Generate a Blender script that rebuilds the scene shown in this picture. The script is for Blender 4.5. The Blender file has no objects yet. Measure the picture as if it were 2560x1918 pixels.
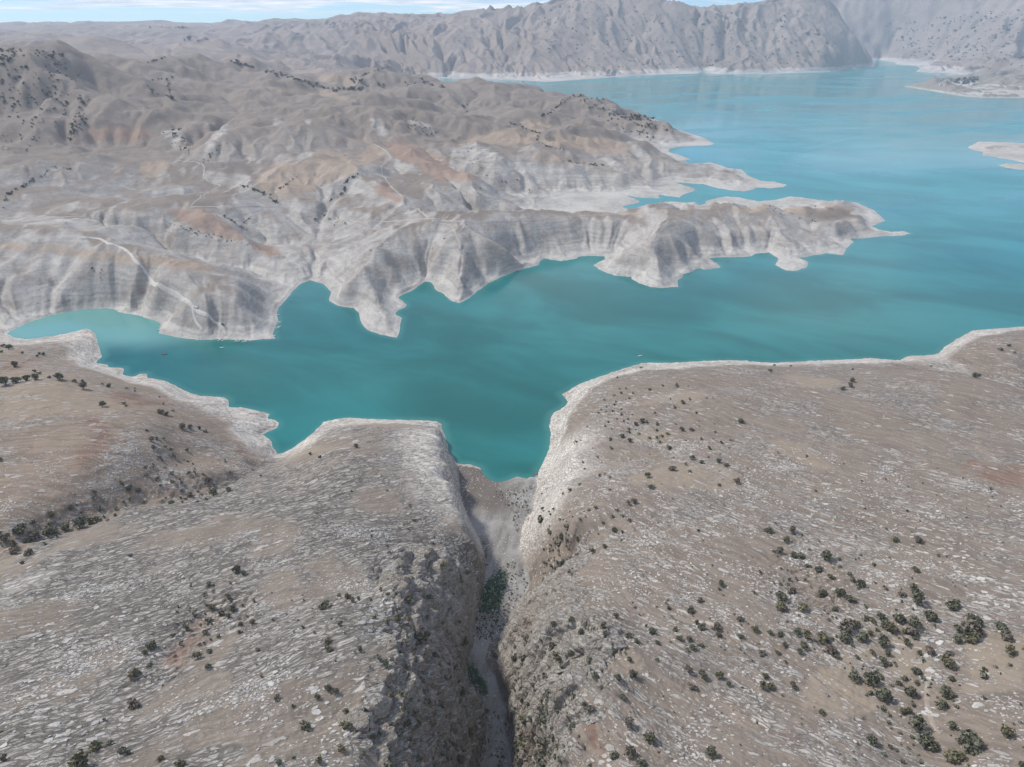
import bpy, math, random
import numpy as np
from mathutils import Vector

# ------------------------------------------------------------------ camera, sky, sun, exposure
sc = bpy.context.scene
CAM_H = 300.0                      # metres above the lake surface (z = 0)
IW, IH, FPX = 2560.0, 1918.0, 1730.0
PITCH = math.atan((IH / 2 - 75.0) / FPX)
cam_data = bpy.data.cameras.new("camera")
cam_data.sensor_fit = 'HORIZONTAL'
cam_data.sensor_width = 36.0
cam_data.lens = 36.0 * FPX / IW
cam_data.clip_start = 1.0
cam_data.clip_end = 120000.0
cam = bpy.data.objects.new("camera", cam_data)
sc.collection.objects.link(cam)
cam.location = (0, 0, CAM_H)
cam.rotation_euler = (math.pi / 2 - PITCH, 0, 0)
sc.camera = cam

SUN_EL, SUN_AZ = math.radians(48), math.radians(-66)   # azimuth from +Y (view) towards +X
world = bpy.data.worlds.new("World")
sc.world = world
world.use_nodes = True
wn, wl = world.node_tree.nodes, world.node_tree.links
wn.clear()
w_out = wn.new('ShaderNodeOutputWorld')
w_bg = wn.new('ShaderNodeBackground')
w_sky = wn.new('ShaderNodeTexSky')
w_sky.sky_type = 'NISHITA'
w_sky.sun_disc = False
w_sky.sun_elevation = SUN_EL
w_sky.sun_rotation = SUN_AZ
w_sky.altitude = 600
w_sky.air_density = 1.0
w_sky.dust_density = 0.15
w_sky.ozone_density = 6.0
# thin streaky cloud deck, laid out on a flat layer overhead (direction / height), open near the horizon
w_tc = wn.new('ShaderNodeTexCoord')
w_sep = wn.new('ShaderNodeSeparateXYZ')
wl.new(w_tc.outputs['Generated'], w_sep.inputs[0])
def wmath(op, a, b=None, clamp=False):
    n = wn.new('ShaderNodeMath'); n.operation = op; n.use_clamp = clamp
    for i, v in enumerate((a, b)):
        if v is None: continue
        if isinstance(v, (int, float)): n.inputs[i].default_value = v
        else: wl.new(v, n.inputs[i])
    return n.outputs[0]
zc = wmath('ADD', wmath('MAXIMUM', w_sep.outputs['Z'], 0.0), 0.035)
w_cmb = wn.new('ShaderNodeCombineXYZ')
wl.new(wmath('DIVIDE', w_sep.outputs['X'], zc), w_cmb.inputs[0])
wl.new(wmath('DIVIDE', w_sep.outputs['Y'], zc), w_cmb.inputs[1])
w_n = wn.new('ShaderNodeTexNoise')
w_n.inputs['Scale'].default_value = 0.42
w_n.inputs['Detail'].default_value = 8
w_n.inputs['Roughness'].default_value = 0.58
w_n.inputs['Distortion'].default_value = 0.6
wl.new(w_cmb.outputs[0], w_n.inputs['Vector'])
w_r = wn.new('ShaderNodeMapRange')
w_r.inputs['From Min'].default_value = 0.40; w_r.inputs['From Max'].default_value = 0.56
wl.new(w_n.outputs['Fac'], w_r.inputs['Value'])
w_open = wn.new('ShaderNodeMapRange')               # the open strip above the horizon
w_open.interpolation_type = 'SMOOTHSTEP'
w_open.inputs['From Min'].default_value = 0.014; w_open.inputs['From Max'].default_value = 0.024
wl.new(w_sep.outputs['Z'], w_open.inputs['Value'])
w_th = wn.new('ShaderNodeMapRange')                 # cloud thins out towards the horizon
w_th.inputs['From Min'].default_value = 0.04; w_th.inputs['From Max'].default_value = 0.45
w_th.inputs['To Min'].default_value = 0.95; w_th.inputs['To Max'].default_value = 0.92
wl.new(w_sep.outputs['Z'], w_th.inputs['Value'])
w_cov = wmath('MULTIPLY', wmath('MULTIPLY', w_r.outputs[0], w_open.outputs[0]), w_th.outputs[0])
w_n2 = wn.new('ShaderNodeTexNoise')
w_n2.inputs['Scale'].default_value = 1.3; w_n2.inputs['Detail'].default_value = 6
wl.new(w_cmb.outputs[0], w_n2.inputs['Vector'])
w_cr = wn.new('ShaderNodeValToRGB')
w_cr.color_ramp.elements[0].position = 0.35; w_cr.color_ramp.elements[0].color = (5.3, 5.8, 6.5, 1)
w_cr.color_ramp.elements[1].position = 0.65; w_cr.color_ramp.elements[1].color = (9.0, 9.0, 8.9, 1)
wl.new(w_n2.outputs['Fac'], w_cr.inputs[0])
w_mix = wn.new('ShaderNodeMixRGB')
w_tint = wn.new('ShaderNodeMixRGB'); w_tint.blend_type = 'MULTIPLY'; w_tint.inputs[0].default_value = 1.0
w_tint.inputs[2].default_value = (0.66, 0.90, 1.15, 1); wl.new(w_sky.outputs[0], w_tint.inputs[1])
wl.new(w_cov, w_mix.inputs[0]); wl.new(w_tint.outputs[0], w_mix.inputs[1]); wl.new(w_cr.outputs[0], w_mix.inputs[2])
wl.new(w_mix.outputs[0], w_bg.inputs['Color'])
w_bg.inputs['Strength'].default_value = 0.10
wl.new(w_bg.outputs[0], w_out.inputs['Surface'])

sun_data = bpy.data.lights.new("sun", 'SUN')
sun_data.energy = 3.2
sun_data.angle = math.radians(8)
sun_data.color = (1.0, 0.955, 0.885)
sun = bpy.data.objects.new("sun", sun_data)
sc.collection.objects.link(sun)
sun_dir = Vector((math.sin(SUN_AZ) * math.cos(SUN_EL), math.cos(SUN_AZ) * math.cos(SUN_EL), math.sin(SUN_EL)))
sun.rotation_euler = sun_dir.to_track_quat('Z', 'Y').to_euler()
sun.location = (0, 0, 2000)

sc.view_settings.view_transform = 'Standard'
sc.view_settings.look = 'None'
sc.view_settings.exposure = 0.47
sc.view_settings.gamma = 1.0
sc.view_settings.use_curve_mapping = False
sc.render.film_transparent = False
cy = sc.cycles
cy.max_bounces = 4; cy.diffuse_bounces = 2; cy.glossy_bounces = 2; cy.transmission_bounces = 2
cy.volume_bounces = 1; cy.transparent_max_bounces = 8
cy.use_denoising = True
cy.denoiser = 'OPENIMAGEDENOISE'
cy.use_adaptive_sampling = True
cy.adaptive_threshold = 0.02
cy.denoising_prefilter = 'ACCURATE'
cy.denoising_input_passes = 'RGB_ALBEDO_NORMAL'
cy.caustics_reflective = False; cy.caustics_refractive = False

# ------------------------------------------------------------------ helpers
RNG = np.random.default_rng(11)
random.seed(7)
COL = sc.collection
SP, CP = math.sin(PITCH), math.cos(PITCH)

def project(X, Y, Z):
    """world -> pixel of the photograph (2560 x 1918)"""
    dz = Z - CAM_H
    depth = Y * CP - dz * SP
    up = Y * SP + dz * CP
    depth = np.where(np.abs(depth) < 1e-3, 1e-3, depth)
    return IW / 2 + FPX * X / depth, IH / 2 - FPX * up / depth

def ray(px, py):
    px = np.asarray(px, float); py = np.asarray(py, float)
    a = (px - IW / 2) / FPX; b = (IH / 2 - py) / FPX
    return a, CP + b * SP, -SP + b * CP

def at_z(px, py, z):
    """the point of a pixel's sight line that lies at height z"""
    dx, dy, dz = ray(px, py)
    t = (np.asarray(z, float) - CAM_H) / dz
    return dx * t, dy * t

def at_y(px, py, Y):
    dx, dy, dz = ray(px, py)
    t = Y / dy
    return dx * t, CAM_H + dz * t

def hash2(ix, iy, seed):
    h = (ix.astype(np.int64) * 374761393 + iy.astype(np.int64) * 668265263 + seed * 974634) & 0xffffffff
    h = ((h ^ (h >> 13)) * 1274126177) & 0xffffffff
    h = h ^ (h >> 16)
    return (h & 0xffffff).astype(np.float32) / np.float32(0xffffff)

def vnoise(x, y, seed=0):
    ix = np.floor(x); iy = np.floor(y)
    fx = (x - ix).astype(np.float32); fy = (y - iy).astype(np.float32)
    ix = ix.astype(np.int64); iy = iy.astype(np.int64)
    ux = fx * fx * fx * (fx * (fx * 6 - 15) + 10); uy = fy * fy * fy * (fy * (fy * 6 - 15) + 10)
    def g(a, b, dx, dy):
        t = hash2(a, b, seed) * np.float32(2 * math.pi)
        return np.cos(t) * dx + np.sin(t) * dy
    n00 = g(ix, iy, fx, fy); n10 = g(ix + 1, iy, fx - 1, fy)
    n01 = g(ix, iy + 1, fx, fy - 1); n11 = g(ix + 1, iy + 1, fx - 1, fy - 1)
    a = n00 + ux * (n10 - n00); b = n01 + ux * (n11 - n01)
    return (a + uy * (b - a)) * 1.5

def fbm(x, y, octaves=4, seed=0, gain=0.5, ridged=False):
    s = 0; a = 1.0; tot = 0
    for o in range(octaves):
        n = vnoise(x, y, seed + o * 17)
        if ridged: n = 1 - 2 * np.abs(n)
        s = s + a * n; tot += a; a *= gain
        x = x * 2.03 + 13.7; y = y * 2.03 - 7.1
    return s / tot

def sstep(a, b, x):
    t = np.clip((x - a) / (b - a), 0, 1)
    return t * t * (3 - 2 * t)

def tag(o, label=None, cat=None, group=None, kind=None):
    if label: o["label"] = label
    if cat: o["category"] = cat
    if group: o["group"] = group
    if kind: o["kind"] = kind
    return o

def link(o, parent=None):
    COL.objects.link(o)
    if parent is not None: o.parent = parent
    return o

def np_mesh(name, V, F, smooth=True):
    """mesh from numpy arrays; F is (n,3) or (n,4)"""
    me = bpy.data.meshes.new(name)
    V = np.ascontiguousarray(V, np.float32); F = np.ascontiguousarray(F, np.int32)
    k = F.shape[1]
    me.vertices.add(len(V)); me.vertices.foreach_set("co", V.ravel())
    me.loops.add(F.size); me.loops.foreach_set("vertex_index", F.ravel())
    me.polygons.add(len(F))
    me.polygons.foreach_set("loop_start", np.arange(0, F.size, k, dtype=np.int32))
    me.polygons.foreach_set("use_smooth", np.full(len(F), smooth))
    me.update(calc_edges=True)
    return me
# ------------------------------------------------------------------ surveyed outlines (photograph pixels -> points on the ground)
# the lake: near shore from the left inlet to the right edge, far shore back to the left
LAKE = [(17,835),(38,844),(67,848),(127,841),(174,831),(214,822),(226,824),(238,835),(246,861),(251,879),(256,892),(240,905),(243,909),
(268,911),(272,918),(295,919),(310,921),(307,937),(333,942),(352,934),(368,935),(368,944),(391,948),(420,954),(452,971),(478,983),(501,989),
(559,993),(571,1000),(571,1018),(603,1019),(629,1023),(652,1028),(675,1035),(669,1047),(690,1050),(698,1058),(693,1070),(669,1080),(655,1087),
(669,1094),(680,1105),(681,1119),(693,1135),(715,1129),(739,1116),(762,1098),(785,1080),(797,1066),(809,1055),(838,1048),(869,1044),(933,1047),(1006,1050),
(1060,1051),(1090,1053),(1104,1061),(1107,1078),(1113,1096),(1120,1116),(1122,1131),(1136,1151),(1142,1158),(1160,1160),(1178,1161),(1201,1170),(1209,1187),
(1225,1199),(1241,1206),(1263,1203),(1290,1192),(1317,1196),(1344,1190),(1346,1177),(1359,1154),(1370,1130),(1375,1109),(1377,1078),(1372,1065),(1379,1036),
(1413,1016),(1420,1005),(1405,986),(1448,960),(1480,949),(1511,938),(1558,922),(1604,908),(1656,907),(1731,904),(1818,900),(1859,901),(1893,905),
(1934,907),(2032,902),(2136,898),(2177,895),(2225,899),(2248,903),(2256,896),(2275,890),(2342,887),(2352,877),(2362,867),(2397,845),(2432,826),(2495,821),
(2560,816),(2680,810),(3000,800),
(3100,262),(2700,250),(2560,245),(2467,245),(2407,241),(2318,226),(2258,217),(2297,210),(2336,199),(2407,195),(2446,191),(2452,189),
(2443,188),(2377,186),(2365,183),(2288,180),(2300,171),(2288,165),(2240,161),(2237,156),(2198,150),(2189,152),(2186,165),(2183,168),
(2140,172),(2090,178),(2000,182),(1917,185),(1789,185),(1760,178),(1743,184),(1604,188),(1471,198),(1367,205),(1280,200),(1192,197),(1100,196),
(1098,201),(1152,225),(1204,240),(1280,242),(1340,248),(1414,258),(1470,262),(1510,266),(1525,270),(1562,273),(1591,278),(1603,287),(1646,301),(1675,320),
(1704,327),(1733,335),(1771,349),(1785,359),(1774,364),(1733,365),(1693,368),(1675,372),(1672,380),(1701,388),(1727,398),(1701,404),(1661,406),
(1704,410),(1739,411),(1777,406),(1803,413),(1817,420),(1852,423),(1861,429),(1869,438),(1904,452),(1945,456),(1969,462),(1956,468),(1927,471),
(1890,469),(1884,474),(1858,479),(1820,475),(1785,469),(1762,461),(1733,459),(1687,456),(1707,462),(1736,471),(1739,477),(1713,485),(1698,494),
(1667,491),(1645,486),(1651,497),(1620,495),(1585,493),(1558,485),(1580,494),(1597,501),(1600,506),(1554,517),(1562,520),(1585,524),(1614,520),
(1646,507),(1678,503),(1716,507),(1736,504),(1753,516),(1765,511),(1762,504),(1780,498),(1814,491),(1852,494),(1893,503),(1939,500),(1974,491),
(2003,493),(2032,498),(2090,504),(2142,506),(2186,526),(2206,544),(2213,552),(2180,566),(2200,575),(2229,580),(2258,578),(2278,583),(2252,590),
(2200,591),(2165,596),(2126,597),(2134,606),(2116,622),(2108,638),(2067,633),(2032,639),(1998,645),(2021,654),(2018,668),(1989,678),(1963,676),
(1938,662),(1945,645),(1922,632),(1888,634),(1882,640),(1856,643),(1795,643),(1770,645),(1786,654),(1801,664),(1801,670),(1766,674),(1743,671),
(1728,680),(1708,686),(1707,692),(1694,700),(1695,717),(1656,720),(1627,718),(1598,709),(1579,698),(1578,692),(1535,689),(1497,674),(1481,663),
(1514,648),(1511,641),(1488,640),(1448,641),(1442,647),(1404,653),(1370,648),(1360,645),(1348,654),(1349,663),(1315,671),(1280,682),(1250,694),
(1221,709),(1192,729),(1172,747),(1149,758),(1126,752),(1108,735),(1088,723),(1079,707),(1062,704),(1030,726),(995,743),(1017,762),(1013,769),
(991,778),(987,785),(1006,795),(1001,810),(999,830),(992,845),(955,838),(920,826),(903,810),(897,784),(885,770),(845,765),(822,752),(828,729),
(807,709),(775,701),(752,709),(735,726),(720,743),(697,769),(692,785),(695,800),(689,818),(681,837),(690,847),(657,848),(626,851),(550,848),
(493,850),(452,845),(420,838),(397,835),(397,824),(403,809),(385,801),(348,789),(304,782),(275,770),(214,773),(156,782),(122,790),(87,801),(67,809),(30,826)]
ISLES = [[(2418,369),(2431,362),(2446,354),(2497,355),(2542,357),(2600,362),(2660,375),(2690,392),(2640,408),(2560,407),(2530,401),(2485,393),(2455,389),(2458,381),(2431,375)],
         [(2494,414),(2515,408),(2560,411),(2610,415),(2620,424),(2560,425),(2535,423),(2515,419)]]
BED_L = [(1143,1164),(1148,1208),(1152,1244),(1161,1281),(1176,1306),(1199,1348),(1214,1400),(1210,1445),(1199,1501),(1187,1561),(1182,1617),(1165,1651),(1169,1692),(1199,1740),(1221,1777),(1217,1822),(1214,1874),(1199,1918),(1190,2100)]
BED_R = [(1342,1198),(1340,1225),(1330,1253),(1330,1282),(1312,1297),(1303,1322),(1296,1375),(1312,1412),(1325,1460),(1296,1516),(1266,1576),(1222,1610),(1212,1654),(1236,1688),(1251,1740),(1266,1774),(1262,1822),(1277,1878),(1281,1918),(1290,2100)]

# ridge, valley and slope lines: (px, py, z)
LINES = [
# slab block left of the gorge: inside the shore, then rising to the foreground
[(720,1150,8),(760,1118,10),(800,1085,12),(835,1066,13),(900,1061,14),(1000,1064,14),(1070,1068,14),(1090,1090,14)],
[(760,1160,28),(820,1110,29),(880,1092,29),(960,1090,29),(1040,1096,25)],
[(660,1195,32),(760,1190,40),(860,1150,42),(960,1150,40),(1010,1160,34)],
[(1098,1068,16),(1103,1085,20),(1112,1120,25),(1126,1160,28),(1137,1208,30),(1143,1244,31),(1151,1281,32),(1164,1308,33),(1187,1350,32),(1202,1400,30),(1194,1440,26)],
[(1060,1110,27),(1080,1180,32),(1095,1260,36),(1120,1340,38)],
[(700,1240,46),(850,1240,49),(980,1260,45)],
[(330,1275,46),(430,1262,44),(520,1240,42),(600,1205,36),(650,1180,28)],
[(0,1478,68),(90,1420,63),(180,1360,56),(260,1310,51),(330,1275,46)],
[(200,1480,70),(400,1400,63),(600,1350,60),(800,1350,60),(960,1380,58),(1050,1390,46)],
[(0,1640,82),(200,1620,80),(420,1560,75),(500,1500,70),(700,1500,72),(900,1470,70),(1000,1470,70)],
[(0,1918,96),(250,1918,95),(500,1850,92),(700,1800,88),(850,1780,86)],
[(-300,1918,96),(-300,1700,88),(-250,1550,78)],
[(560,1535,71),(470,1580,74),(380,1640,78),(340,1720,82),(280,1840,89)],
[(0,2100,104),(400,2100,103),(800,2100,100),(880,2000,97)],
# left gorge rim and the broken ledges below it
[(985,1480,70),(1000,1530,73),(985,1585,77),(985,1640,80),(955,1700,83),(930,1764,86),(905,1840,89),(880,1918,92),(840,2100,97)],
[(1100,1425,44),(1150,1430,34)],
[(1080,1480,52),(1120,1560,46),(1090,1640,52),(1100,1720,48),(1080,1800,52),(1060,1918,55)],
[(1160,1500,20),(1150,1580,22),(1130,1660,20),(1150,1740,20),(1160,1830,22),(1150,1918,22)],
# right gorge rim
[(1435,1087,24),(1431,1163,32),(1410,1208,35),(1392,1262,36),(1378,1295,36),(1385,1340,40)],
[(1335,1350,18),(1345,1400,18),(1380,1390,27),(1420,1400,36),(1440,1370,42),(1400,1440,33),(1365,1480,30)],
[(1490,1400,60),(1450,1460,57),(1405,1510,56),(1365,1525,48)],
[(1390,1570,73),(1434,1613,79),(1449,1673,82),(1430,1725,83),(1432,1765,85),(1456,1807,88),(1482,1852,90),(1520,1900,93),(1560,2100,99)],
[(1330,1530,40),(1350,1600,48),(1355,1680,50),(1345,1760,50),(1360,1840,52),(1390,1918,54)],
[(1275,1600,14),(1285,1680,20),(1300,1760,20),(1310,1840,22),(1330,1918,22)],
# right hill
[(1440,1000,10),(1470,970,12),(1520,952,12),(1610,922,12),(1730,918,12),(1860,916,14),(1940,920,14),(2040,915,14),(2180,908,14),(2230,913,13)],
[(1440,1040,20),(1500,1000,26),(1560,965,28),(1640,945,30),(1800,938,32),(2000,938,34),(2200,930,33)],
[(1480,1060,32),(1560,1030,38),(1640,1000,42),(1760,980,46),(1900,975,46),(2100,980,50)],
[(1440,1130,38),(1530,1100,42),(1600,1080,44),(1700,1060,48),(1800,1050,52)],
[(1450,1165,36),(1530,1160,40),(1620,1155,45),(1700,1148,50),(1800,1150,56)],
[(1480,1210,52),(1560,1190,56),(1660,1175,58),(1750,1175,60)],
[(1440,1300,58),(1550,1300,62),(1700,1260,64),(1850,1200,62),(2000,1150,60)],
[(2200,1050,58),(2400,1060,60),(2560,1080,62),(2300,1150,64)],
[(2240,920,30),(2300,925,42),(2400,934,47),(2470,948,49),(2560,975,52),(2700,1020,56)],
[(2300,900,12),(2360,908,14),(2450,920,18),(2560,945,22),(2700,970,26)],
[(2275,893,3),(2342,890,8),(2400,893,18),(2480,888,24),(2560,882,28),(2750,880,32)],
[(2380,872,12),(2420,848,12),(2450,838,14),(2500,832,14),(2560,828,14)],
[(2450,862,22),(2500,850,27),(2560,846,30),(2700,840,34)],
[(1550,1420,68),(1750,1400,70),(1950,1330,70),(2150,1280,71),(2350,1250,72),(2560,1240,74)],
[(1600,1560,76),(1750,1580,79),(1900,1540,78)],
[(1950,1360,71),(1990,1440,73),(2060,1520,77),(2180,1580,81),(2270,1640,83),(2310,1740,87),(2330,1840,91),(2350,1918,94)],
[(2200,1420,78),(2350,1500,84),(2480,1560,89),(2560,1600,92)],
[(1600,1750,86),(1800,1750,87),(2000,1760,88),(2120,1780,89)],
[(1650,1918,96),(1900,1918,97),(2150,1918,97)],
[(2450,1750,96),(2560,1800,100),(2500,1918,101),(2800,1918,105),(2800,1500,92),(2750,1250,78)],
[(1650,2100,103),(2100,2100,104),(2560,2100,108),(3000,2100,112)],
# left hill between inlet and ravine
[(-200,975,58),(0,968,58),(87,953,57),(162,950,55),(240,968,48),(310,985,40),(380,1005,34)],
[(0,935,36),(90,925,32),(180,935,34),(260,950,30)],
[(0,885,30),(70,880,24),(140,868,16),(200,850,9)],
[(0,850,10),(60,857,6),(120,852,5)],
[(210,900,10),(260,930,12),(320,955,11),(400,968,10),(470,998,10),(540,1008,8),(590,1030,7),(640,1038,6),(660,1060,5)],
[(340,1000,30),(430,1010,24),(500,1030,18),(560,1050,14)],
[(0,1040,60),(150,1040,60),(300,1050,54),(390,1060,46)],
[(0,1180,58),(200,1160,57),(330,1130,50),(400,1120,44)],
[(0,1300,52),(120,1280,48),(280,1220,44),(380,1180,40)],
[(-200,1430,50),(0,1405,46),(60,1380,44),(98,1340,41),(191,1313,38),(324,1268,34),(430,1250,29),(521,1232,24),(590,1200,16),(640,1170,9),(680,1145,2)],
[(440,1085,34),(500,1085,28),(560,1095,20),(620,1105,12),(665,1115,6)],
[(400,1160,40),(470,1150,30),(560,1150,24),(610,1145,18),(650,1140,10)],
[(440,1200,34),(520,1180,30),(600,1170,22)],
# pier headland and its ridge
[(-300,575,58),(0,578,58),(139,584,57),(255,604,52),(330,625,47),(405,648,42),(498,665,35),(608,697,22),(680,722,10),(712,740,2)],
[(0,690,32),(120,690,30),(250,700,30)],[(60,760,10),(150,760,10),(240,752,10)],
[(380,720,30),(470,740,26),(560,740,24),(640,760,14)],
[(300,720,22),(340,760,9)],[(430,790,14),(500,820,9),(600,820,8),(660,800,7)],
[(-300,540,46),(0,549,46),(120,550,43),(249,557,38),(324,578,31),(405,604,24),(521,648,13),(637,683,5),(720,708,1.5),(760,706,1.0)],
[(417,532,44),(480,522,49),(540,545,45),(600,585,36),(660,612,29),(723,650,18),(770,685,7)],
[(470,600,27),(560,640,17)],
[(610,552,34),(680,592,24),(746,637,13),(785,688,3)],
[(-300,500,46),(0,520,48),(60,545,48)],
[(100,440,62),(180,420,66),(260,430,62),(330,470,52),(300,520,44),(150,520,46)],
[(330,505,42),(350,480,45),(370,440,50),(420,410,54)],
# headlands east of the pier
[(1065,549,50),(985,590,45),(930,625,38),(895,680,26),(930,740,14),(968,800,6)],
[(860,720,18),(840,740,8)],
[(1130,600,40),(1160,650,30),(1150,700,18),(1146,742,5)],
[(1064,692,4),(1062,650,20),(1075,610,32)],
[(808,700,3),(826,650,16),(868,595,29),(900,562,38)],
[(1230,660,16),(1270,620,30),(1200,600,38)],
[(1065,549,50),(1170,556,43),(1280,556,38),(1387,549,37),(1483,538,37),(1569,531,37),(1671,532,37),(1743,533,36),(1801,526,36),(1860,524,36),(1920,526,36),(1980,545,33),(2060,550,28),(2119,552,24),(2165,545,16)],
[(1330,600,20),(1420,600,16),(1500,590,16)],
[(1671,532,37),(1662,575,33),(1642,620,26),(1640,655,18),(1645,680,13),(1652,703,8)],
[(1600,600,25),(1560,630,15),(1520,660,6)],
[(1710,640,14),(1740,620,14),(1770,600,16)],
[(1538,628,5),(1550,600,14)],[(1780,632,5),(1800,590,16)],
[(1850,590,18),(1900,590,15),(1960,585,22),(1990,605,14),(2000,628,6)],[(1980,662,4)],
[(2070,590,16),(2100,610,7)],[(2200,585,3),(2240,584,2)],
[(1800,508,20),(1880,512,24),(1980,505,22),(2080,520,22)],
# badlands behind the main ridge
[(1548,517,1),(1480,520,4),(1400,526,7),(1290,533,13),(1200,537,20),(1100,537,30)],
[(1100,500,40),(1230,500,26),(1360,490,14),(1450,480,10),(1540,478,4)],
[(1250,470,26),(1400,455,18),(1520,450,12),(1640,468,5)],
[(1080,440,52),(1200,440,40),(1330,425,32),(1450,430,20),(1560,430,14),(1650,440,8)],
[(1380,392,36),(1500,398,26),(1600,405,19),(1680,420,16),(1777,418,16),(1830,440,9),(1900,460,4)],
[(1200,380,52),(1330,370,44),(1450,370,38),(1560,380,26)],
[(1330,335,56),(1450,345,44),(1560,362,28),(1640,380,13),(1700,393,3)],
[(1100,222,52),(1152,219,58),(1204,224,63),(1280,218,70),(1340,222,74),(1414,228,80),(1478,230,92),(1492,236,84)],
[(1512,264,34),(1560,284,26),(1640,314,18),(1700,338,10),(1755,352,4)],
[(1300,270,60),(1400,290,56),(1480,300,50),(1560,320,30),(1640,345,14)],
[(1000,290,92),(1120,280,80),(1250,260,70)],
[(780,278,98),(900,265,102),(1000,258,95),(1060,262,86)],
[(870,360,68),(1000,390,58),(1100,390,54),(1180,420,46)],
[(555,305,96),(640,298,98),(720,300,97),(790,300,96)],
[(520,370,66),(640,400,60),(760,380,66),(850,400,60)],
[(500,420,54),(640,460,48),(800,440,52),(940,470,46),(1020,490,42)],
[(330,330,82),(400,320,88),(470,345,78)],
[(380,520,42),(560,500,43),(700,510,42),(850,530,42),(960,530,44)],
[(955,352,74),(1060,385,66),(1130,420,57),(1200,447,45)],[(905,395,54),(1000,468,41),(1060,500,39)],
[(930,358,66),(950,420,60),(955,460,57),(990,490,52),(1040,520,49)],
[(640,528,38),(675,524,45),(720,530,43)],[(660,590,27),(720,600,24)],[(880,480,46),(930,468,57),(960,500,47)],
[(1165,355,64),(1280,388,52),(1400,408,42),(1480,414,36)],[(1150,430,41),(1300,452,25),(1400,466,17)],
[(440,330,70),(420,370,60),(400,400,54),(350,430,50)],[(880,330,76),(960,320,84),(1050,310,80)],[(1120,330,62),(1200,320,66),(1290,300,62)],
[(200,500,50),(230,450,58)],[(20,460,52),(60,420,58)],
# wooded hill on the left and the skyline behind the peninsula
[(-200,150,225),(0,138,240),(52,121,255),(116,116,260),(185,134,235),(278,175,180),(347,192,163),(382,166,185),(428,147,200),(498,147,200),(602,175,158),(706,204,124),(799,227,100),(845,221,106),(914,183,148),(972,172,160),(1042,198,110),(1100,220,68)],
[(0,200,182),(100,190,196),(180,200,176),(240,230,142)],
[(0,270,122),(120,270,120),(220,280,112)],[(0,340,84),(130,340,82),(220,320,90)],[(0,410,62),(100,400,64),(220,380,68)],
[(300,260,112),(450,240,126),(560,250,112),(680,260,104)],
[(880,235,104),(980,225,108),(1060,235,80)],
[(280,330,84),(300,400,64)],
]
# far country behind, placed by distance: (px, py, distance along the view)
FAR_LINES = [
[(-700,90,9000),(-300,70,9000),(0,57,9000),(104,57,9000),(231,67,9200),(324,64,9300),(399,56,9000),(492,66,9200),(579,54,9000),(637,61,9200),(712,60,9000)],
[(-300,110,5200),(0,92,5400),(174,95,5300),(330,108,5000),(480,118,4700),(620,130,4500)],
[(-300,140,3600),(60,128,3800),(240,142,3600),(330,160,3400)],
[(-200,120,4300),(0,112,4400),(150,116,4300),(250,108,4500),(330,124,4200)],
[(250,84,6600),(400,78,6900),(560,82,6800),(680,88,6600)],[(120,104,4700),(300,120,4100),(420,135,3900)],
[(420,118,4300),(521,95,4600),(600,124,4300)],
[(620,112,5600),(700,92,6000),(741,60,6600),(822,46,6800),(903,57,7000),(949,49,7000),(1053,38,7200),(1134,40,7300),(1210,46,7300),(1280,33,7200),(1349,12,7100),(1425,-2,7000),(1488,-10,7000),(1604,0,7100),(1685,16,7400),(1760,22,7600),(1830,20,7600),(1893,15,7300),(1945,3,7100),(2003,0,7000),(2060,6,7000),(2110,50,6900),(2150,100,6750),(2180,140,6600)],
[(660,150,4300),(760,160,4400),(880,165,4800),(1000,175,5000),(1080,188,5200)],
[(2060,-40,9800),(2150,-60,9600),(2300,-80,9400),(2450,-90,9200),(2560,-80,9000),(2900,-60,9000),(3300,-40,9000)],
[(2195,120,8600),(2240,100,8700),(2300,70,8700),(2400,60,8200),(2500,80,7600),(2600,60,7600),(2900,60,7400)],
[(2250,150,8350),(2330,150,7800),(2420,160,7200),(2500,170,6400),(2600,170,6200),(2900,170,6000)],
[(2000,150,6200),(2080,130,6300),(2150,150,6300)],
]
# hill on the right-hand spit
SPIT_LINES = [[(2330,213,4),(2420,218,7),(2560,225,8),(2800,225,10)],[(2420,200,12),(2480,196,26),(2540,190,42),(2620,186,55),(2800,184,60)],
[(2440,368,7),(2500,368,9),(2580,372,10),(2640,385,8)],[(2520,414,2.5),(2580,418,2.5)]]
# ------------------------------------------------------------------ terrain: one height field over a fan of rays, finest near the viewer
NC = 1260
PHI = np.linspace(math.radians(-62), math.radians(62), NC)
R0, R1 = 74.0, 12300.0
_lr = np.linspace(math.log(R0), math.log(R1), 6000)
_rr = np.exp(_lr)
_dens = 660 * (-np.gradient(np.arctan(250.0 / _rr), _lr)) / 1.2 + 62 + 330 * np.exp(-((_lr - math.log(6500)) / 0.30) ** 2) + 60 * np.exp(-((_lr - math.log(2300)) / 0.5) ** 2)
_cum = np.concatenate([[0], np.cumsum((_dens[1:] + _dens[:-1]) / 2 * np.diff(_lr))])
NR = int(_cum[-1])
LR = np.interp(np.linspace(0, _cum[-1], NR), _cum, _lr)
R = np.exp(LR)
GX = (R[:, None] * np.sin(PHI)[None, :]); GY = (R[:, None] * np.cos(PHI)[None, :])
DPHI = PHI[1] - PHI[0]

def polar(X, Y):
    return np.arctan2(X, Y), np.log(np.hypot(X, Y))

def densify(pts, step):
    out = []
    for a, b in zip(pts[:-1], pts[1:]):
        n = max(1, int(math.hypot(b[0] - a[0], b[1] - a[1]) / step))
        for i in range(n):
            t = i / n
            out.append(tuple(a[k] + (b[k] - a[k]) * t for k in range(len(a))))
    out.append(tuple(pts[-1]))
    return out

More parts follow.
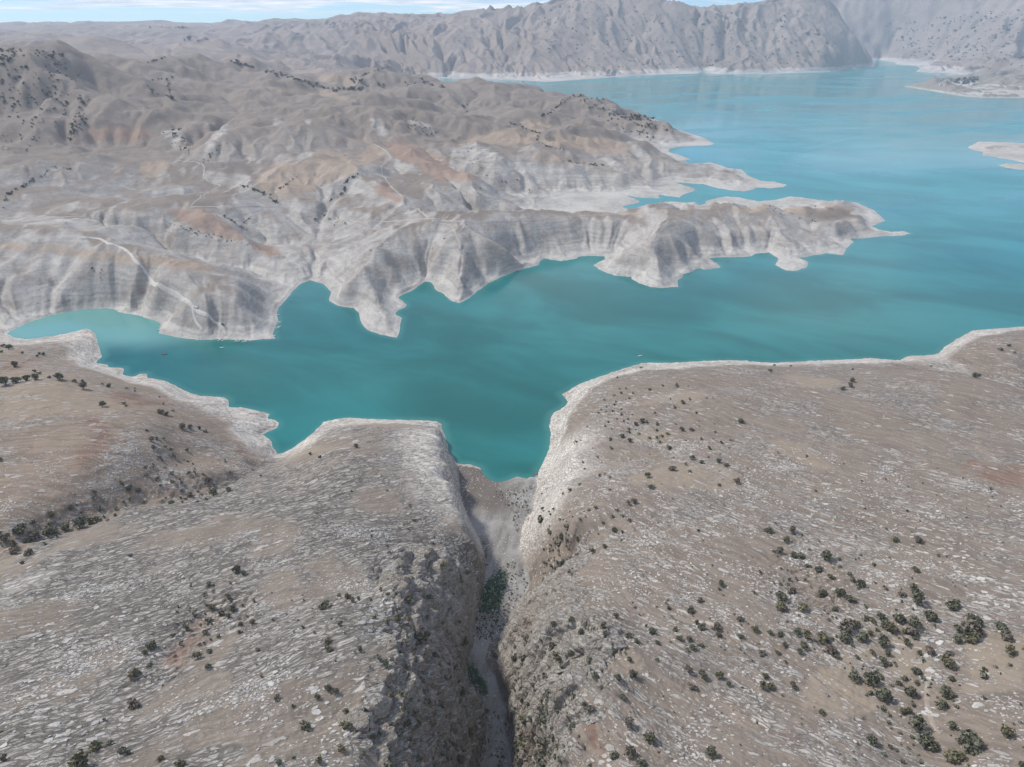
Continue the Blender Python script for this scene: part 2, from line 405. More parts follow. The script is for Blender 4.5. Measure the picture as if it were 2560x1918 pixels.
# constraint points
CX, CY, CZ = [], [], []
def add_pts(X, Y, Z):
    CX.extend(np.atleast_1d(X).tolist()); CY.extend(np.atleast_1d(Y).tolist()); CZ.extend(np.broadcast_to(np.atleast_1d(Z), np.atleast_1d(X).shape).tolist())
lake_c = densify(LAKE + [LAKE[0]], 26)
a = np.array(lake_c); X, Y = at_z(a[:, 0], a[:, 1], 0.0); add_pts(X, Y, 0.0)
for il in ISLES:
    a = np.array(densify(il + [il[0]], 16)); X, Y = at_z(a[:, 0], a[:, 1], 0.0); add_pts(X, Y, 0.0)
for L in LINES + SPIT_LINES:
    if len(L) > 1: L = densify(L, 34)
    a = np.array(L, float); X, Y = at_z(a[:, 0], a[:, 1], a[:, 2]); add_pts(X, Y, a[:, 2])
BEDZ = lambda py: 0.6 + 3.0 * sstep(1200, 1500, py)
for L in (BED_L, BED_R):
    a = np.array(densify(L, 20)); z = BEDZ(a[:, 1]); X, Y = at_z(a[:, 0], a[:, 1], z); add_pts(X, Y, z)
for L in FAR_LINES:
    a = np.array(densify(L, 40), float); X, Z = at_y(a[:, 0], a[:, 1], a[:, 2]); add_pts(X, a[:, 2], Z)
for ph in np.radians(np.arange(-62, 63, 6)):
    for r, z in ((12300, 250),):
        add_pts(r * math.sin(ph), r * math.cos(ph), z if ph < 0.25 else z + 500 * (ph - 0.25))
    add_pts(72 * math.sin(ph), 72 * math.cos(ph), 108.0 - 40 * math.exp(-(ph / 0.15) ** 2))
for r, z in ((2500, 200), (4000, 200), (6500, 260)):
    add_pts(r * math.sin(math.radians(-52)), r * math.cos(math.radians(-52)), z)
for px in range(2330, 2760, 40): add_pts((px - 1280) / FPX * (548 * CP + 286 * SP), 548.0, 13.0)
CX, CY, CZ = map(np.array, (CX, CY, CZ))
P1, P2 = polar(CX, CY)
_d = np.sqrt((P1[:, None] - P1[None]) ** 2 + (P2[:, None] - P2[None]) ** 2)
_n = len(P1)
_A = np.zeros((_n + 3, _n + 3)); _A[:_n, :_n] = -_d - np.eye(_n) * 2e-4 * -1
_A[:_n, _n] = 1; _A[:_n, _n + 1] = P1; _A[:_n, _n + 2] = P2; _A[_n:, :_n] = _A[:_n, _n:].T
_w = np.linalg.solve(_A, np.concatenate([CZ, [0, 0, 0]]))
# evaluate on a coarser even grid, then bring up to the mesh rows
CNC, CNR = 480, 900
cphi = np.linspace(PHI[0], PHI[-1], CNC); clr = np.linspace(LR[0], LR[-1], CNR)
MAC = np.empty((CNR, CNC), np.float32)
w32 = _w[:_n].astype(np.float32); p1 = P1.astype(np.float32); p2 = P2.astype(np.float32)
_dp = ((cphi.astype(np.float32)[:, None] - p1[None]) ** 2)
for i in range(CNR):
    MAC[i] = -(np.sqrt(_dp + ((clr[i].astype(np.float32) - p2) ** 2)[None]) @ w32) + _w[_n] + _w[_n + 1] * cphi + _w[_n + 2] * clr[i]
def blur(A, n=1):
    for _ in range(n):
        A = np.pad(A, 1, mode='edge')
        A = (A[:-2, 1:-1] + 2 * A[1:-1, 1:-1] + A[2:, 1:-1]) / 4
        A = np.pad(A, ((0, 0), (1, 1)), mode='edge')
        A = (A[:, :-2] + 2 * A[:, 1:-1] + A[:, 2:]) / 4
    return A
def bil(A, fr, fc):
    fr = np.clip(fr, 0, A.shape[0] - 1.001); fc = np.clip(fc, 0, A.shape[1] - 1.001)
    i = fr.astype(int); j = fc.astype(int); u = (fr - i).astype(np.float32); v = (fc - j).astype(np.float32)
    return (A[i, j] * (1 - u) + A[i + 1, j] * u) * (1 - v) + (A[i, j + 1] * (1 - u) + A[i + 1, j + 1] * u) * v
fr = (LR - clr[0]) / (clr[1] - clr[0]); fc = (PHI - cphi[0]) / (cphi[1] - cphi[0])
H = bil(MAC, np.repeat(fr[:, None], NC, 1), np.repeat(fc[None], NR, 0)).astype(np.float32)
H = blur(H, 3)

# signed distance to the shore (metres, + on land), exact near the shore, capped away from it
def poly_xy(pts):
    a = np.array(pts, float); X, Y = at_z(a[:, 0], a[:, 1], 0.0)
    return X, Y
def inside_polar(X, Y):
    ph, lr = polar(np.append(X, X[0]), np.append(Y, Y[0]))
    ins = np.zeros((NR, NC), bool)
    for k in range(len(X)):
        a1, b1, a2, b2 = ph[k], lr[k], ph[k + 1], lr[k + 1]
        if a1 == a2: continue
        lo, hi = min(a1, a2), max(a1, a2)
        js = np.nonzero((PHI >= lo) & (PHI < hi))[0]
        if len(js) == 0: continue
        c = b1 + (PHI[js] - a1) / (a2 - a1) * (b2 - b1)
        ins[:, js] ^= (LR[:, None] < c[None])
    return ins
def wobble(pts, step, amp):
    """shoreline with small natural irregularity between the surveyed points"""
    d = np.array(densify(pts + [pts[0]], step))
    n = fbm(d[:, 0] / 9.0, d[:, 1] / 9.0, 3, 91); m = fbm(d[:, 0] / 9.0 + 50, d[:, 1] / 9.0, 3, 37)
    k = np.clip((d[:, 1] - 120) / 500, 0.15, 1.0)
    d[:, 0] += n * amp; d[:, 1] += m * amp * k * 0.6
    return d
SD = np.full((NR, NC), 1e9, np.float32)
water = np.zeros((NR, NC), bool)
for pts, isl in [(LAKE, False)] + [(i, True) for i in ISLES]:
    d = wobble(pts, 7, 4.0)
    X, Y = poly_xy(d)
    ins = inside_polar(X, Y)
    water = (water & ~ins) if isl else ins
    Xc = np.append(X, X[0]); Yc = np.append(Y, Y[0])
    ph, lr = polar(Xc, Yc)
    for k in range(len(X)):
        j0, j1 = np.searchsorted(PHI, [min(ph[k], ph[k + 1]) - 0.05, max(ph[k], ph[k + 1]) + 0.05])
        i0, i1 = np.searchsorted(LR, [min(lr[k], lr[k + 1]) - 0.06, max(lr[k], lr[k + 1]) + 0.06])
        if j1 <= j0 or i1 <= i0: continue
        sx = GX[i0:i1, j0:j1]; sy = GY[i0:i1, j0:j1]
        ex, ey = Xc[k + 1] - Xc[k], Yc[k + 1] - Yc[k]
        t = np.clip(((sx - Xc[k]) * ex + (sy - Yc[k]) * ey) / (ex * ex + ey * ey + 1e-9), 0, 1)
        dd = np.hypot(sx - Xc[k] - t * ex, sy - Yc[k] - t * ey)
        SD[i0:i1, j0:j1] = np.minimum(SD[i0:i1, j0:j1], dd)
REL = np.minimum(SD / R[:, None].astype(np.float32), 0.05)      # relative distance from the shore
SD = np.minimum(SD, 0.05 * R[:, None].astype(np.float32))
GXf, GYf = GX.astype(np.float32), GY.astype(np.float32)
GX0, GY0 = GX.copy(), GY.copy()
PXg, PYg = project(GX, GY, H)                                   # where each ground point lies in the photograph
PX0, PY0 = project(GX, GY, np.zeros_like(GX))

def in_poly(px, py, poly):
    ins = np.zeros(px.shape, bool)
    P = list(poly) + [poly[0]]
    for (x1, y1), (x2, y2) in zip(P[:-1], P[1:]):
        if y1 == y2: continue
        c = (py >= min(y1, y2)) & (py < max(y1, y2))
        ins ^= c & (px < x1 + (py - y1) / (y2 - y1) * (x2 - x1))
    return ins
south = PY0 > np.interp(PX0, [-2000, 20, 100, 210, 300, 420, 700, 1300, 1700, 2300, 3400], [842, 829, 818, 800, 830, 900, 930, 900, 850, 780, 760])
bed_poly_px = BED_L + BED_R[::-1]
bedx, bedy = at_z(np.array([p[0] for p in bed_poly_px]), np.array([p[1] for p in bed_poly_px]), BEDZ(np.array([p[1] for p in bed_poly_px], float)))
BED = np.zeros((NR, NC), bool)
NB0 = int(np.searchsorted(R, 640))
BED[:NB0] = in_poly(GX[:NB0], GY[:NB0], list(zip(bedx, bedy)))
bedf = blur(BED.astype(np.float32), 2)

def grads(Hh):
    zr = np.gradient(Hh, R, axis=0)
    zt = np.gradient(Hh, DPHI, axis=1) / R[:, None]
    s, c = np.sin(PHI)[None], np.cos(PHI)[None]
    return (zr * s + zt * c).astype(np.float32), (zr * c - zt * s).astype(np.float32)

def gully(scale, seed, gx, gy, r):
    """gullies and spurs running down the slope: windowed waves across the fall line (rows r)"""
    gx, gy = gx[r], gy[r]
    m = np.sqrt(gx * gx + gy * gy) + 1e-5
    tx, ty = -gy / m, gx / m
    x = GXf[r] / scale; y = GYf[r] / scale
    ix = np.floor(x); iy = np.floor(y); fx = x - ix; fy = y - iy
    va = np.zeros_like(x); wt = np.zeros_like(x)
    for i in (-1, 0, 1):
        for j in (-1, 0, 1):
            h = hash2(ix + i, iy + j, seed); hy = (h * 57.31) % 1.0
            dx = fx - i - h; dy = fy - j - hy
            w = np.exp(-(dx * dx + dy * dy) * 2.2)
            va += w * np.cos((dx * tx + dy * ty) * 5.2 + ((h * 191.7) % 1.0) * 1.5)
            wt += w
    return va / wt
rr = R[:, None].astype(np.float32)
# ---- running water: drainage is routed over the far land and valleys are cut in proportion to the flow
import heapq
def carve(Hin, wat, fixed, iters, K, m_exp=0.45):
    nr, nc = Hin.shape; n = nr * nc
    z = np.where(wat, 0.0, np.maximum(Hin, 0.5)).astype(np.float64)
    gx2, gy2 = GX[::2, ::2][:nr, :nc], GY[::2, ::2][:nr, :nc]
    act = ~wat & ~fixed
    act[0, :] = act[-1, :] = False; act[:, 0] = act[:, -1] = False
    offs = [(-1, -1), (-1, 0), (-1, 1), (0, -1), (0, 1), (1, -1), (1, 0), (1, 1)]
    loffs = [a * nc + b for a, b in offs]
    actf = act.ravel(); al = actf.tolist()
    dist = []
    for a, b in offs:
        d = np.hypot(np.roll(gx2, (-a, -b), (0, 1)) - gx2, np.roll(gy2, (-a, -b), (0, 1)) - gy2); dist.append(d)
    dist = np.stack(dist); idx = np.nonzero(actf)[0]
    cell = np.median(dist[1:5:3].reshape(2, -1), axis=0).reshape(nr, nc)
    for it in range(iters):
        if it % 3 == 0:                         # raise closed hollows so that every point drains to the lake
            zl = z.ravel().tolist(); seen = (~actf).tolist(); heap = []
            edge = np.zeros((nr, nc), bool)
            for a, b in offs: edge |= np.roll(act, (a, b), (0, 1))
            for i in np.nonzero((edge & ~act).ravel())[0].tolist(): heap.append((zl[i], i))
            heapq.heapify(heap)
            while heap:
                zz, i = heapq.heappop(heap)
                for o in loffs:
                    j = i + o
                    if 0 <= j < n and not seen[j]:
                        seen[j] = True
                        if zl[j] <= zz: zl[j] = zz + 0.02
                        heapq.heappush(heap, (zl[j], j))
            z = np.array(zl).reshape(nr, nc)
        nb = np.stack([(z - np.roll(z, (-a, -b), (0, 1))) / dist[k] for k, (a, b) in enumerate(offs)])
        rec = np.argmax(nb, 0)
        recv = (np.arange(n).reshape(nr, nc) + np.array(loffs)[rec]).ravel()
        order = idx[np.argsort(-z.ravel()[idx])]
        A = [1.0] * n; rl = recv.tolist(); ol = order.tolist()
        for i in ol: A[rl[i]] += A[i]
        A = np.array(A); dd = (np.take_along_axis(dist, rec[None], 0)[0] / cell).ravel()
        F = (K * np.minimum(A, 4000) ** m_exp / dd).tolist(); zl = z.ravel().tolist()
        for i in reversed(ol):
            r_ = rl[i]; zr = zl[r_]
            if zl[i] > zr: zl[i] = (zl[i] + F[i] * zr) / (1 + F[i])
        z2 = np.array(zl).reshape(nr, nc)
        z = z2
    return z
south_h = south[::2, ::2]
Hh = H[::2, ::2].astype(np.float64)
xh, yh, rh = GXf[::2, ::2], GYf[::2, ::2], R[::2, None].astype(np.float32)
seedn = np.where(rh < 3600, np.clip(rh / 1200, 0.5, 1.7) * (38 * fbm(xh / 300, yh / 300, 4, 701) + 9 * fbm(xh / 110, yh / 110, 3, 702)), 95 * fbm(xh / 1100, yh / 1100, 4, 703))
seedn = seedn * sstep(0, 0.05, REL[::2, ::2])
Zc = carve(Hh + seedn, water[::2, ::2], south_h, 12, 0.03)
cut = np.clip((Hh + seedn) - Zc, -3, None)
cut = np.where(act_h := ~(south_h | water[::2, ::2]), cut, 0)
cut = cut - blur(cut, 30) * 0.85
cut = blur(cut, 1)
cap = np.where(rh < 3600, 34, 170)
cut = cap * np.tanh(cut * np.where(rh < 3600, 2.4, 1.0) / cap)
dH = np.where(south_h | water[::2, ::2], 0, seedn - cut).astype(np.float32)
fi = np.arange(NR) / 2.0; fj = np.arange(NC) / 2.0
H += bil(dH, np.repeat(fi[:, None], NC, 1), np.repeat(fj[None], NR, 0)) * (~south)
farw = sstep(3600, 4600, rr) * np.ones_like(H)
midw = sstep(600, 760, rr) * (1 - farw) * (~south)
neaw = (south & (rr < 1100)).astype(np.float32)
shore_f = sstep(0.0, 0.016, REL)
def rows(a, b): return slice(max(0, int(np.searchsorted(R, a)) - 6), min(NR, int(np.searchsorted(R, b)) + 6))
rf, rm, rn = rows(3500, 1e6), rows(590, 4700), rows(0, 1100)
# far mountains: strong relief at several sizes
fl_ = 0.45 + 0.55 * sstep(-0.36, -0.16, PHI.astype(np.float32))[None] * np.ones_like(H)
for sc_, amp, sd in ((1100, 55, 1), (620, 26, 2), (320, 12, 3), (160, 5, 4), (75, 3, 44)):
    gx, gy = grads(blur(H, 3))
    sl = sstep(0.0, 0.22, np.sqrt(gx * gx + gy * gy))
    H[rf] += (farw * shore_f * sl * fl_)[rf] * amp * gully(sc_, sd, gx, gy, rf)
x_, y_ = GXf[rf], GYf[rf]
H[rf] += (farw * shore_f * (1 - fl_))[rf] * 40 * fbm(x_ / 800, y_ / 800, 4, 7)
H[rf] += (farw * shore_f * fl_)[rf] * (6 * fbm(x_ / 260, y_ / 260, 4, 5, ridged=True) + 2.5 * fbm(x_ / 60, y_ / 60, 3, 6))
rocky_far = farw * sstep(1500, 2100, PXg) * shore_f
H[rf] += rocky_far[rf] * (22 * fbm(x_ / 150, y_ / 210, 4, 15, gain=0.6, ridged=True) + 16 * fbm(x_ / 420, y_ / 420, 3, 16, ridged=True))
# peninsula: rounded badlands
x_, y_ = GXf[rm], GYf[rm]
hillw = sstep(1000, 1700, rr) * midw
far_shore = sstep(0.0, 0.05, REL)
H[rm] += (hillw * far_shore)[rm] * 4 * fbm(x_ / 330, y_ / 330, 3, 20)
H[rm] += (midw * far_shore)[rm] * 1.5 * fbm(x_ / 150, y_ / 150, 2, 25)
for sc_, amp, sd in ((110, 2.6, 11), (54, 1.7, 12), (27, 0.85, 13), (13, 0.3, 14)):
    gx, gy = grads(blur(H, 2))
    sl = sstep(0.0, 0.24, np.sqrt(gx * gx + gy * gy))
    k = np.clip(rr / 1200, 0.45, 1.4) if sc_ > 100 else 1.0
    H[rm] += (midw * shore_f * sl * k)[rm] * amp * gully(sc_, sd, gx, gy, rm)
H[rm] += (hillw * shore_f)[rm] * 1.0 * fbm(x_ / 45, y_ / 45, 3, 22)
H[rm] += (midw * (1 - hillw) * shore_f)[rm] * 0.5 * fbm(x_ / 14, y_ / 14, 3, 24)
# foreground: swells, ledges along the bedding, crags in the gorge
gx, gy = grads(blur(H, 4))
slope0 = np.sqrt(gx * gx + gy * gy)
gorge_d = np.full((NR, NC), 1e3, np.float32)
N0 = int(np.searchsorted(R, 620))
for k in range(len(BED_L) - 1):
    for L in (BED_L, BED_R):
        (x1, x2), (y1, y2) = at_z(np.array([L[k][0], L[k + 1][0]]), np.array([L[k][1], L[k + 1][1]]), 2.0)
        ex, ey = x2 - x1, y2 - y1
        sx, sy = GX[:N0], GY[:N0]
        t = np.clip(((sx - x1) * ex + (sy - y1) * ey) / (ex * ex + ey * ey), 0, 1)
        gorge_d[:N0] = np.minimum(gorge_d[:N0], np.hypot(sx - x1 - t * ex, sy - y1 - t * ey))
bed_fade = sstep(0, 7, gorge_d) * (1 - bedf)
gz = gorge_d + 16 * fbm(GXf / 22, GYf / 22, 4, 33, gain=0.6)
CLIFF = neaw * sstep(46, 34, gz) * (1 - bedf) * sstep(318, 285, GYf + 14 * fbm(GXf / 15, GYf / 15, 3, 34))   # broken rock walls of the gorge
crag = CLIFF * bed_fade
H[rn] += (neaw * shore_f * bed_fade)[rn] * (3.4 * fbm(GXf[rn] / 80, GYf[rn] / 80, 4, 31) + 0.5 * fbm(GXf[rn] / 13, GYf[rn] / 13, 3, 32))
wx = GXf[rn] + 7 * fbm(GXf[rn] / 30, GYf[rn] / 30, 3, 41); wy = GYf[rn] + 7 * fbm(GXf[rn] / 30, GYf[rn] / 30, 3, 42)
left_side = GXf[rn] < np.interp(GYf[rn], [100, 200, 300, 400, 480], [0, 0, -5, 10, 15])
ang = np.where(left_side, math.radians(36), math.radians(-42)).astype(np.float32)
T = -np.sin(ang) * wx + np.cos(ang) * wy          # across the bedding
S = np.cos(ang) * wx + np.sin(ang) * wy           # along the bedding
def ledge(t, period, seed):
    q = t / period + 0.45 * vnoise(S / (period * 3), t / (period * 4), seed)
    f = q - np.floor(q)
    return np.where(f < 0.82, f / 0.82, (1 - f) / 0.18) - 0.5
rockmask = np.zeros_like(H)
rockmask[rn] = sstep(-0.25, 0.25, fbm(GXf[rn] / 45 + 3, GYf[rn] / 45, 3, 51))
patch = sstep(-0.2, 0.3, fbm(S / 30, T / 9, 3, 52))
H[rn] += (neaw * shore_f * bed_fade)[rn] * (0.3 + 0.7 * rockmask[rn]) * (patch * (1.6 * ledge(T, 11.0, 61) + 0.7 * ledge(T, 4.2, 62)) + 0.25 * vnoise(S / 1.8, T / 0.9, 63))
rough = np.zeros_like(H)
for p in ([(60,1385),(110,1300),(330,1225),(430,1180),(560,1195),(600,1210),(540,1245),(420,1262),(250,1300)], [(470,1500),(640,1470),(650,1560),(540,1600),(420,1720),(350,1710),(430,1590)], [(1900,1380),(2110,1400),(2140,1540),(1950,1520)], [(980,1440),(1050,1430),(1060,1500),(990,1560)]):
    rough[rn] = np.maximum(rough[rn], in_poly(PXg[rn] + 14 * fbm(GXf[rn] / 9, GYf[rn] / 9, 3, 91), PYg[rn] + 8 * fbm(GXf[rn] / 9 + 9, GYf[rn] / 9, 3, 92), p))
rough = blur(rough, 16)
H[rn] += rough[rn] * (1.5 * fbm(S / 8, T / 5, 4, 93, ridged=True) + 0.7 * fbm(GXf[rn] / 2.2, GYf[rn] / 2.2, 3, 94) - 0.8)
for sc_, amp, sd in ((30, 3.0, 71), (14, 1.6, 72), (7, 0.5, 73)):
    gx, gy = grads(blur(H, 2))
    H[rn] += crag[rn] * amp * gully(sc_, sd, gx, gy, rn)
H[rn] += crag[rn] * (1.2 * fbm(S / 16, T / 6, 3, 81, ridged=True) + 0.3 * fbm(GXf[rn] / 3.0, GYf[rn] / 3.0, 3, 82))
zt0 = H[rn] + 0.20 * T
q0 = zt0 / 8.0 + 0.35 * fbm(S / 24, T / 24, 2, 84); f0 = q0 - np.floor(q0)
H[rn] += crag[rn] * np.where(left_side, 0.7, 0.35) * 8.0 * (sstep(0.45, 0.95, f0) - f0)
# river bed
bn = 0.35 * fbm(GXf / 14, GYf / 14, 4, 85)
H = H * (1 - bedf) + bedf * (np.interp(GYf, [190, 290, 420, 440], [3.6, 3.4, 0.9, 0.5]).astype(np.float32) + bn)
# shore: fade to the water line, then down below it
d0 = (0.006 * rr + 1.0)
land = np.maximum(H, 0.12 * np.minimum(SD, 12)) * sstep(-0.25, 1, SD / d0) * 1.0
land = np.where(SD < d0, land * np.clip(SD / d0, 0, 1) ** 0.4 + 0.10 * np.minimum(SD, 4), land)
H = np.where(water, -np.minimum(0.35 * SD, 14.0), np.maximum(land, 0.03)).astype(np.float32)
PXg, PYg = project(GX, GY, H)
gx, gy = grads(H)
SLOPE = np.sqrt(gx * gx + gy * gy)
# the gorge walls are pushed in and out sideways: buttresses, joints and bedding ledges
bx, by = grads(blur(H, 8))
bl_ = np.sqrt(bx * bx + by * by) + 1e-4
ox, oy = -bx / bl_, -by / bl_
zt_ = H[rn] + 0.22 * T
jt = fbm(GYf[rn] / 13 + GXf[rn] / 40, H[rn] / 80, 3, 401, ridged=True) * 5.0 + fbm(GYf[rn] / 4.2, H[rn] / 30, 3, 402, ridged=True) * np.where(left_side, 1.2, 2.0)
qz = zt_ / 4.0 + 0.5 * fbm(S / 18, T / 18, 2, 403); lz = qz - np.floor(qz)
jt = jt + np.where(left_side, 2.0, 0.9) * (lz - 0.5) + 0.3 * fbm(GYf[rn] / 1.5, H[rn] / 3.0, 2, 404)
push = (blur(crag, 2) * sstep(0.35, 0.9, bl_))[rn] * jt
GX[rn] += ox[rn] * push; GY[rn] += oy[rn] * push
tr = np.stack([np.gradient(GX, axis=0), np.gradient(GY, axis=0), np.gradient(H, axis=0)], -1)
tc = np.stack([np.gradient(GX, axis=1), np.gradient(GY, axis=1), np.gradient(H, axis=1)], -1)
NRM = np.cross(tc, tr); NRM /= np.linalg.norm(NRM, axis=-1, keepdims=True) + 1e-9
if NRM[NR // 2, NC // 2, 2] < 0: NRM = -NRM
PXg, PYg = project(GX, GY, H)

def height(X, Y):
    ph, lr = polar(np.asarray(X, float), np.asarray(Y, float))
    return bil(H, np.interp(lr, LR, np.arange(NR)), (ph - PHI[0]) / DPHI)

def pick(px, py):
    """first ground point along the sight line of a pixel"""
    px = np.atleast_1d(np.asarray(px, float)); py = np.atleast_1d(np.asarray(py, float))
    dx, dy, dz = ray(px, py)
    hr = np.hypot(dx, dy)
    ts = np.exp(np.linspace(math.log(95), math.log(16000), 2600))
    best = np.full(px.shape, np.nan)
    for k in range(0, len(px), 400):
        sl_ = slice(k, k + 400)
        t = ts[None] / hr[sl_, None]
        X = dx[sl_, None] * t; Y = dy[sl_, None] * t; Z = CAM_H + dz[sl_, None] * t
        g = np.maximum(height(X, Y), 0)
        below = Z < g
        i = np.argmax(below, 1); ok = below.any(1) & (i > 0)
        ii = np.arange(len(i)); i0 = np.maximum(i - 1, 0)
        fa = (Z - g)[ii, i0]; fb = (Z - g)[ii, i]
        u = np.where(ok, fa / (fa - fb + 1e-9), 0)
        tt = t[ii, i0] + u * (t[ii, i] - t[ii, i0])
        best[sl_] = np.where(ok, tt, np.nan)
    X = dx * best; Y = dy * best
    ph, lr = polar(np.nan_to_num(X, nan=0.0), np.nan_to_num(Y, nan=100.0))
    a, b = np.interp(lr, LR, np.arange(NR)), (ph - PHI[0]) / DPHI
    X2, Y2 = X + bil(GX - GX0, a, b), Y + bil(GY - GY0, a, b)      # follow the sideways relief of the gorge walls
    return X2, Y2, np.maximum(height(np.nan_to_num(X), np.nan_to_num(Y, nan=100)), 0)
# ------------------------------------------------------------------ zones of the ground
Z_BED, Z_SLAB, Z_LEFT, Z_RIGHT, Z_PEN, Z_FAR, Z_SPIT, Z_ISL1, Z_ISL2, Z_FARL, Z_CL, Z_CR = range(12)
zone = np.full((NR, NC), Z_FAR, np.int8)
zone[(~south) & (rr < np.interp(PHI, [-1, -0.12, -0.05, 0.1, 0.15, 0.3, 0.6], [3300, 3300, 4450, 4450, 3700, 2700, 2000])[None])] = Z_PEN
zone[(zone == Z_FAR) & (PHI[None] < np.radians(-11.5)) & (rr > 2500)] = Z_FARL
zone[(PX0 > 2225) & (PY0 > 187) & (PY0 < 256) & ~south] = Z_SPIT
zone[(PX0 > 2380) & (PY0 > 335) & (PY0 < 411) & ~south] = Z_ISL1
zone[(PX0 > 2470) & (PY0 > 403) & (PY0 < 440) & ~south & (SD < 60) & (PY0 > 407 + (PX0 - 2500) * 0.02)] = Z_ISL2
RAV = [(-400, 1430, 50), (0, 1405, 46), (60, 1380, 44), (98, 1340, 41), (191, 1313, 38), (324, 1268, 34), (430, 1250, 29), (521, 1232, 24), (590, 1200, 16), (640, 1170, 9), (680, 1145, 2), (700, 1120, 0)]
ra = np.array(RAV, float); rx, ry = at_z(ra[:, 0], ra[:, 1], ra[:, 2])
zone[south & (GX < np.interp(GY, [90, 200, 300, 400, 480, 700], [0, -6, -2, 8, 16, 120]))] = Z_SLAB
zone[south & (GX < rx[-1]) & (GY > np.interp(GX, rx, ry))] = Z_LEFT
zone[south & (GX >= np.interp(GY, [90, 200, 300, 400, 480, 700], [0, -6, -2, 8, 16, 120]))] = Z_RIGHT
zone[(zone == Z_SLAB) & (CLIFF > 0.5)] = Z_CL
zone[(zone == Z_RIGHT) & (CLIFF > 0.5)] = Z_CR
zone[bedf > 0.5] = Z_BED
ZI = {Z_BED: ('river_bed', 'dry grey silt river bed running down the gorge from the lake', 'river bed'),
      Z_SLAB: ('limestone_hillside', 'cracked pale limestone hillside left of the gorge, down to the lower left corner', 'hillside'),
      Z_LEFT: ('grassy_hillside', 'brown hillside at the left edge between the turquoise inlet and the wooded ravine', 'hillside'),
      Z_RIGHT: ('stony_hillside', 'stony grey brown hillside right of the gorge, dotted with oaks', 'hillside'),
      Z_CL: ('gorge_cliff', 'broken layered rock wall on the left side of the gorge', 'cliff'),
      Z_CR: ('gorge_cliff', 'jointed brown rock wall on the right side of the gorge, grown with bushes', 'cliff'),
      Z_PEN: ('peninsula', 'bare grey badland peninsula reaching out into the lake from the left', 'peninsula'),
      Z_FAR: ('mountain_range', 'hazy blue grey mountain range along the far shore of the lake', 'mountains'),
      Z_FARL: ('far_hills', 'low hazy rolling hills on the horizon at the upper left', 'hills'),
      Z_SPIT: ('lake_spit', 'low pale spit with a hamlet reaching into the lake from the right edge', 'headland'),
      Z_ISL1: ('island', 'larger pale brown island at the right edge of the lake', 'island'),
      Z_ISL2: ('island', 'small thin pale islet just below the larger island at the right edge', 'island')}
# ------------------------------------------------------------------ ground masks: what the surface is made of
def feather(polys, n=2, jag=7.0, scl=14.0):
    """polygons drawn in the photograph, laid on the visible ground, with ragged edges"""
    out = np.zeros((NR, NC), np.float32)
    jx = PXg + jag * fbm(GXf / scl_w, GYf / scl_w, 3, 201); jy = PYg + jag * 0.5 * fbm(GXf / scl_w, GYf / scl_w, 3, 202)
    for p in polys:
        xs = [q[0] for q in p]; ys = [q[1] for q in p]
        m = (PXg > min(xs) - 20) & (PXg < max(xs) + 20) & (PYg > min(ys) - 12) & (PYg < max(ys) + 12)
        idx = np.nonzero(m)
        out[idx] = np.maximum(out[idx], in_poly(jx[idx], jy[idx], p))
    return blur(out, n)
scl_w = np.clip(rr * 0.02, 3, 200)
def cr(ox, oy, s, pts): return [(ox + x / s, oy + y / s) for x, y in pts]
A_ = lambda p: cr(400, 250, 2.765, p)
B_ = lambda p: cr(1000, 180, 3.456, p)
C_ = lambda p: cr(0, 90, 5.5225, p)
D_ = lambda p: cr(1920, 860, 3.4516, p)
F_ = lambda p: cr(1280, 960, 3.4516, p)
S_ = lambda p: cr(600, 980, 3.4516, p)
L_ = lambda p: cr(0, 760, 3.4516, p)
Q_ = lambda p: cr(1920, 1438, 3.4516, p)
M_ = lambda p: cr(960, 1300, 2.681, p)
K_ = lambda p: cr(1280, 1438, 3.4516, p)
